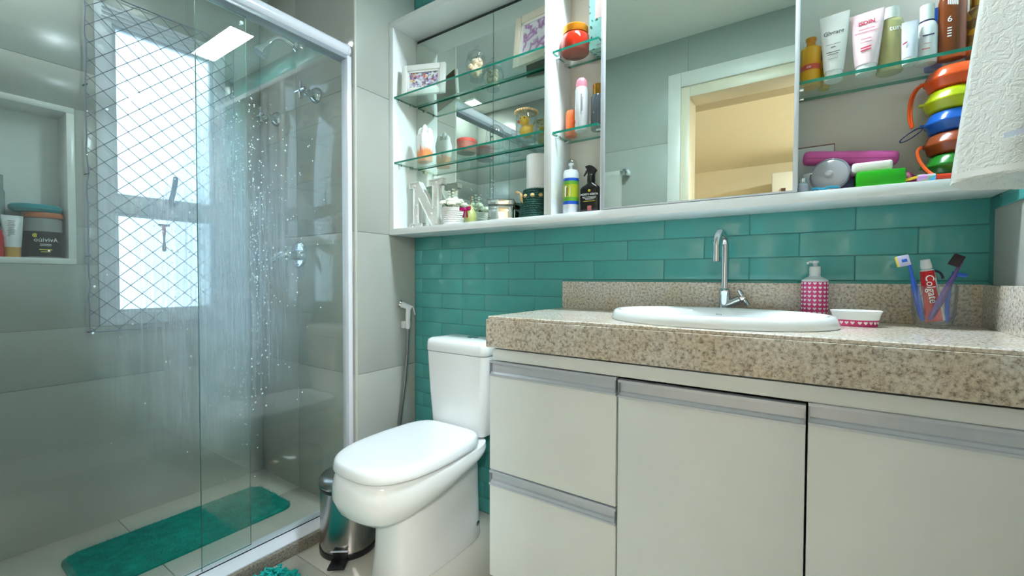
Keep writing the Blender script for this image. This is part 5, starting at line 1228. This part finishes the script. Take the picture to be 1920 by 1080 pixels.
bm = bm_new(); bmesh.ops.create_circle(bm, segments=40, radius=0.0395); bm.free()
bm = bm_new(); tube(bm, [(0.0398 * math.cos(a), 0.0, 0.0398 * math.sin(a)) for a in [2 * PI * i / 44 for i in range(44)]], 0.003, 8, closed=True); obj('rim', bm, pmat('rim_smoke', (150, 152, 168), 0.2, trans=0.3), t, 60)
bm = bm_new(); lathe(bm, [(0, -0.010), (0.006, -0.009), (0.010, -0.004), (0, -0.003)], 20, axis='Y'); obj('knob', bm, pmat('knob_clear', (206, 206, 210), 0.12, trans=0.3), t)
t = thing('small_bottle', 'small translucent bottle at the mirror door corner of the cabinet floor', 'bottle', (1.572, -0.140, F))
bm = bm_new(); lathe(bm, [(0, 0), (0.011, 0), (0.012, 0.002), (0.012, 0.020), (0.007, 0.026), (0, 0.026)], 24); obj('body', bm, pmat('milky_blue', (196, 206, 222), 0.2, trans=0.2), t)
bm = bm_new(); lathe(bm, [(0.0072, 0.026), (0.0072, 0.036), (0, 0.037)], 20); obj('cap', bm, CHROME, t)
t = thing('white_mug', 'white flared cup behind the round clear lid', 'cup', (1.592, -0.100, F))
bm = bm_new(); lathe(bm, [(0, 0), (0.012, 0), (0.014, 0.003), (0.013, 0.030), (0.020, 0.048), (0.021, 0.052), (0.018, 0.052), (0.011, 0.031), (0, 0.028)], 28); obj('cup', bm, CERAM, t, 50)
t = thing('lime_box', 'flat bright green plastic soap box lying on the cabinet floor', 'box', (1.727, -0.120, F), math.radians(0))
bm = bm_new(); box(bm, -0.048, -0.030, 0.0, 0.042, 0.028, 0.036, 0.004); obj('box_body', bm, pmat('lime_green', (30, 168, 20), 0.3), t)
t = thing('white_soap_box', 'white rounded plastic box lying on the green soap box', 'box', (1.711, -0.116, F + 0.0362)); t.rotation_euler = (0, 0, math.radians(0))
bm = bm_new(); box(bm, -0.040, -0.026, 0.0, 0.036, 0.024, 0.024, 0.006, 3); obj('box_body', bm, pmat('soapbox_white', (232, 232, 226), 0.3), t)
t = thing('yellow_stick', 'slim yellow plastic stick lying in front of the green box', 'stick', (1.765, -0.145, F + 0.003))
bm = bm_new(); tube(bm, [(-0.045, 0, 0), (-0.01, 0.003, 0.002), (0.03, 0.006, 0.011)], [0.003, 0.0036, 0.0028], 8); obj('shaft', bm, pmat('stick_yellow', (232, 196, 20), 0.4), t)
t = thing('travel_brush', 'small toothbrush with red handle and rainbow cap beside the cup stack', 'toothbrush', (1.815, -0.140, F + 0.0055))
bm = bm_new(); tube(bm, [(-0.026, 0, 0.004), (0.004, 0, 0.004)], [0.008, 0.008], 12); obj('head_cap', bm, print_mat('rainbow', [(60, 170, 226), (206, 140, 206), (150, 200, 120), (90, 180, 230)], 60, kind='noise'), t)
bm = bm_new(); tube(bm, [(0.004, 0, 0.004), (0.05, 0, 0.003), (0.095, 0, 0.002)], [0.006, 0.005, 0.005], 10); obj('handle', bm, pmat('handle_red', (216, 60, 24), 0.35), t)
t = thing('maroon_pouch', 'crumpled maroon cloth pouch tucked beside the green box', 'pouch', (1.778, -0.100, F))
bm = bm_new(); rings = []
for zz_, r in ((0, 0.012), (0.003, 0.017), (0.018, 0.016), (0.030, 0.008), (0.034, 0.003)): rings.append([Vector((r * (1 + 0.22 * math.sin(5 * a + zz_ * 200)) * math.cos(a), r * (1 + 0.2 * math.sin(4 * a)) * math.sin(a), zz_)) for a in [2 * PI * i / 30 for i in range(30)]])
loft(bm, rings); obj('cloth', bm, pmat('maroon', (130, 30, 70), 0.6), t, 60)
t = thing('navy_case', 'small navy blue case beside the clear lid', 'case', (1.662, -0.108, F)); bm = bm_new(); box(bm, -0.012, -0.024, 0, 0.014, 0.024, 0.024, 0.003); obj('shell', bm, pmat('navy_plastic', (28, 32, 70)), t)
t = thing('teal_clips', 'teal plastic hair clip lying under the clear lid', 'hair clip', (1.610, -0.1465, F))
bm = bm_new(); tube(bm, bezier([(-0.020, 0, 0.004), (-0.01, 0, 0.012), (0.0, 0, 0.0), (0.010, 0, 0.005), (0.018, 0, 0.011), (0.026, 0, 0.004), (0.036, 0, 0.006)], 8), [0.0035] * 8 + [0.003] * 9, 8); obj('clip', bm, pmat('clip_teal', (20, 130, 160), 0.35), t)
t = thing('paper_card', 'white card with brown edge leaning on the cabinet back', 'card', (1.598, -0.024, F)); t.rotation_euler = (math.radians(-4), 0, 0)
bm = bm_new(); box(bm, -0.042, 0.0, 0.0, 0.042, 0.002, 0.146); obj('card', bm, pmat('card_white', (232, 232, 228), 0.5), t)
bm = bm_new(); box(bm, -0.0435, -0.0006, 0.1445, 0.0435, 0.0026, 0.147); box(bm, 0.042, -0.0006, 0.0, 0.0435, 0.0026, 0.147); obj('edge', bm, pmat('card_edge', (120, 84, 70), 0.5), t)

# ------------------------------------------------------------------ towels
TOW, nt, out = new_mat('towel_terry')
pb = nt.nodes.new('ShaderNodeBsdfPrincipled'); nt.links.new(pb.outputs[0], out.inputs[0]); pb.inputs['Roughness'].default_value = 0.95; pb.inputs['Specular IOR Level'].default_value = 0.1
pb.inputs['Base Color'].default_value = (*lin((238, 236, 230)), 1); pb.inputs['Sheen Weight'].default_value = 0.3
tc = nt.nodes.new('ShaderNodeTexCoord')
n1 = nt.nodes.new('ShaderNodeTexNoise'); n1.inputs['Scale'].default_value = 420; n1.inputs['Detail'].default_value = 3
wv = nt.nodes.new('ShaderNodeTexNoise'); wv.inputs['Scale'].default_value = 52; wv.inputs['Detail'].default_value = 1; wv.inputs['Distortion'].default_value = 1.6
for q in (n1, wv): nt.links.new(tc.outputs['Object'], q.inputs['Vector'])
sb = nt.nodes.new('ShaderNodeValToRGB'); nt.links.new(wv.outputs['Fac'], sb.inputs[0]); sb.color_ramp.elements[0].position = 0.42; sb.color_ramp.elements[1].position = 0.52
b1_ = nt.nodes.new('ShaderNodeBump'); b1_.inputs['Strength'].default_value = 0.24; b1_.inputs['Distance'].default_value = 0.004; nt.links.new(sb.outputs[0], b1_.inputs['Height'])
b2_ = nt.nodes.new('ShaderNodeBump'); b2_.inputs['Strength'].default_value = 0.35; b2_.inputs['Distance'].default_value = 0.002; nt.links.new(n1.outputs['Fac'], b2_.inputs['Height']); nt.links.new(b1_.outputs[0], b2_.inputs['Normal']); nt.links.new(b2_.outputs[0], pb.inputs['Normal'])
hk = thing('towel_hook', 'chrome towel hook on the wall beside the cabinet', 'hook', (XR - 0.0065 + 0.0065, -0.335, 1.80))
bm = bm_new(); lathe(bm, [(0, 0), (0.018, 0), (0.018, -0.005), (0, -0.006)], 20, axis='X'); tube(bm, bezier([(-0.004, 0, 0), (-0.04, 0, -0.002), (-0.055, 0, -0.004), (-0.058, 0, 0.022)], 10), 0.005, 10); obj('peg', bm, CHROME, hk)
tw = thing('hand_towel', 'white embossed terry hand towel hanging beside the cabinet', 'towel', (0, 0, 0))
bm = bm_new(); rings = []
NT = 36
def towel_outline(z):
    """folded sheet in plan: front leaf, fold at its free edge, back leaf"""
    q = (z - 1.19) / (1.785 - 1.19)
    xl = 1.804 + 0.060 * q; xr = 1.934
    spread = 0.105 * (1 - q) ** 1.0 + 0.030
    yc = -0.345
    pts = []
    for i in range(NT + 1):                          # front leaf, right to left
        t_ = i / NT; x = xr + (xl - xr) * t_
        pts.append((x, yc - 0.01 - spread * 0.55 * math.sin(min(1, (1 - t_) * 1.15 + 0.03) * PI / 2) - 0.005 * math.sin(t_ * 9 + z * 7) * (1 - t_)))
    for i in range(NT + 1):                          # back leaf, left to right
        t_ = i / NT; x = xl + (xr - xl) * t_
        pts.append((x, yc + 0.004 + spread * 0.42 * math.sin(t_ * PI / 2) + 0.004 * math.sin(t_ * 7 + 1)))
    return pts
zs = [1.196 + (1.80 - 1.196) * i / 60 for i in range(61)]
front = []
sheet = []
for z in zs:
    row = []
    for k_, (x, y) in enumerate(towel_outline(z)):
        zz_ = z - (0.010 if k_ > NT and z < 1.22 else 0.0) * min(1, (k_ - NT) / 8)
        row.append(bm.verts.new((x, y, zz_)))
    sheet.append(row)
ring_faces(bm, sheet, closed=False)
bmesh.ops.solidify(bm, geom=list(bm.faces), thickness=0.006)
obj('cloth', bm, TOW, tw, 70)
bm = bm_new(); rows_ = []
for zb in (1.201, 1.206, 1.212):
    rows_.append([bm.verts.new((x, y - (0.0055 if k_ <= NT else -0.001), zb)) for k_, (x, y) in enumerate(towel_outline(zb)) if k_ <= NT])
ring_faces(bm, rows_, closed=False); bmesh.ops.solidify(bm, geom=list(bm.faces), thickness=0.002); obj('hem', bm, pmat('towel_hem', (240, 238, 232), 0.9, var=0.02), tw, 70)
lbz = towel_outline(1.262)
lx0 = [p for p in lbz[:NT + 1] if 1.855 < p[0] < 1.893]
bm = bm_new(); rows_ = [[bm.verts.new((x, y - 0.0072, 1.256 + dz + (x - 1.855) * 0.10)) for x, y in lx0] for dz in (0.0, 0.0095)]
ring_faces(bm, rows_, closed=False); bmesh.ops.solidify(bm, geom=list(bm.faces), thickness=0.001); obj('label_tag', bm, pmat('satin_tag', (226, 230, 240), 0.25), tw)
# towel on a bar behind the viewer, seen in the mirror
tb = thing('towel_bar', 'chrome towel bar on the tiled wall facing the mirror', 'towel bar', (0.40, YF, 1.672))
bm = bm_new(); tube(bm, [(-0.27, 0.062, 0), (0.27, 0.062, 0)], 0.008, 12); obj('bar', bm, CHROME, tb)
for sx in (-0.255, 0.255):
    bm = bm_new(); box(bm, sx - 0.012, 0.0, -0.022, sx + 0.012, 0.07, 0.016, 0.002); obj('bracket', bm, CHROME, tb)
t = thing('bath_towel', 'plain white bath towel draped over the bar facing the mirror', 'towel', (0.40, YF + 0.062, 1.672))
bm = bm_new(); sheet = []
for i in range(41):
    q = i / 40
    L = q * 1.16 - 0.58
    if abs(L) < 0.02: y, z = -L * 0.6, 0.0125
    else: y, z = (0.012 if L < 0 else -0.012) * -1, 0.0125 - (abs(L) - 0.02)
    y = (0.0125 if L > 0 else -0.0125) if abs(L) >= 0.02 else L / 0.02 * 0.0125
    sheet.append([bm.verts.new((x, y + 0.006 * math.sin(x * 45) * min(1, abs(L) * 4) * (1 if L > 0 else 0.3) + (0.004 if L > 0 else -0.002), z)) for x in [-0.16 + 0.39 * k_ / 40 for k_ in range(41)]])
ring_faces(bm, sheet, closed=False); bmesh.ops.solidify(bm, geom=list(bm.faces), thickness=0.005); obj('cloth', bm, pmat('towel_plain', (238, 238, 230), 0.95, var=0.02, bump=0.3, bscale=300), t, 70)
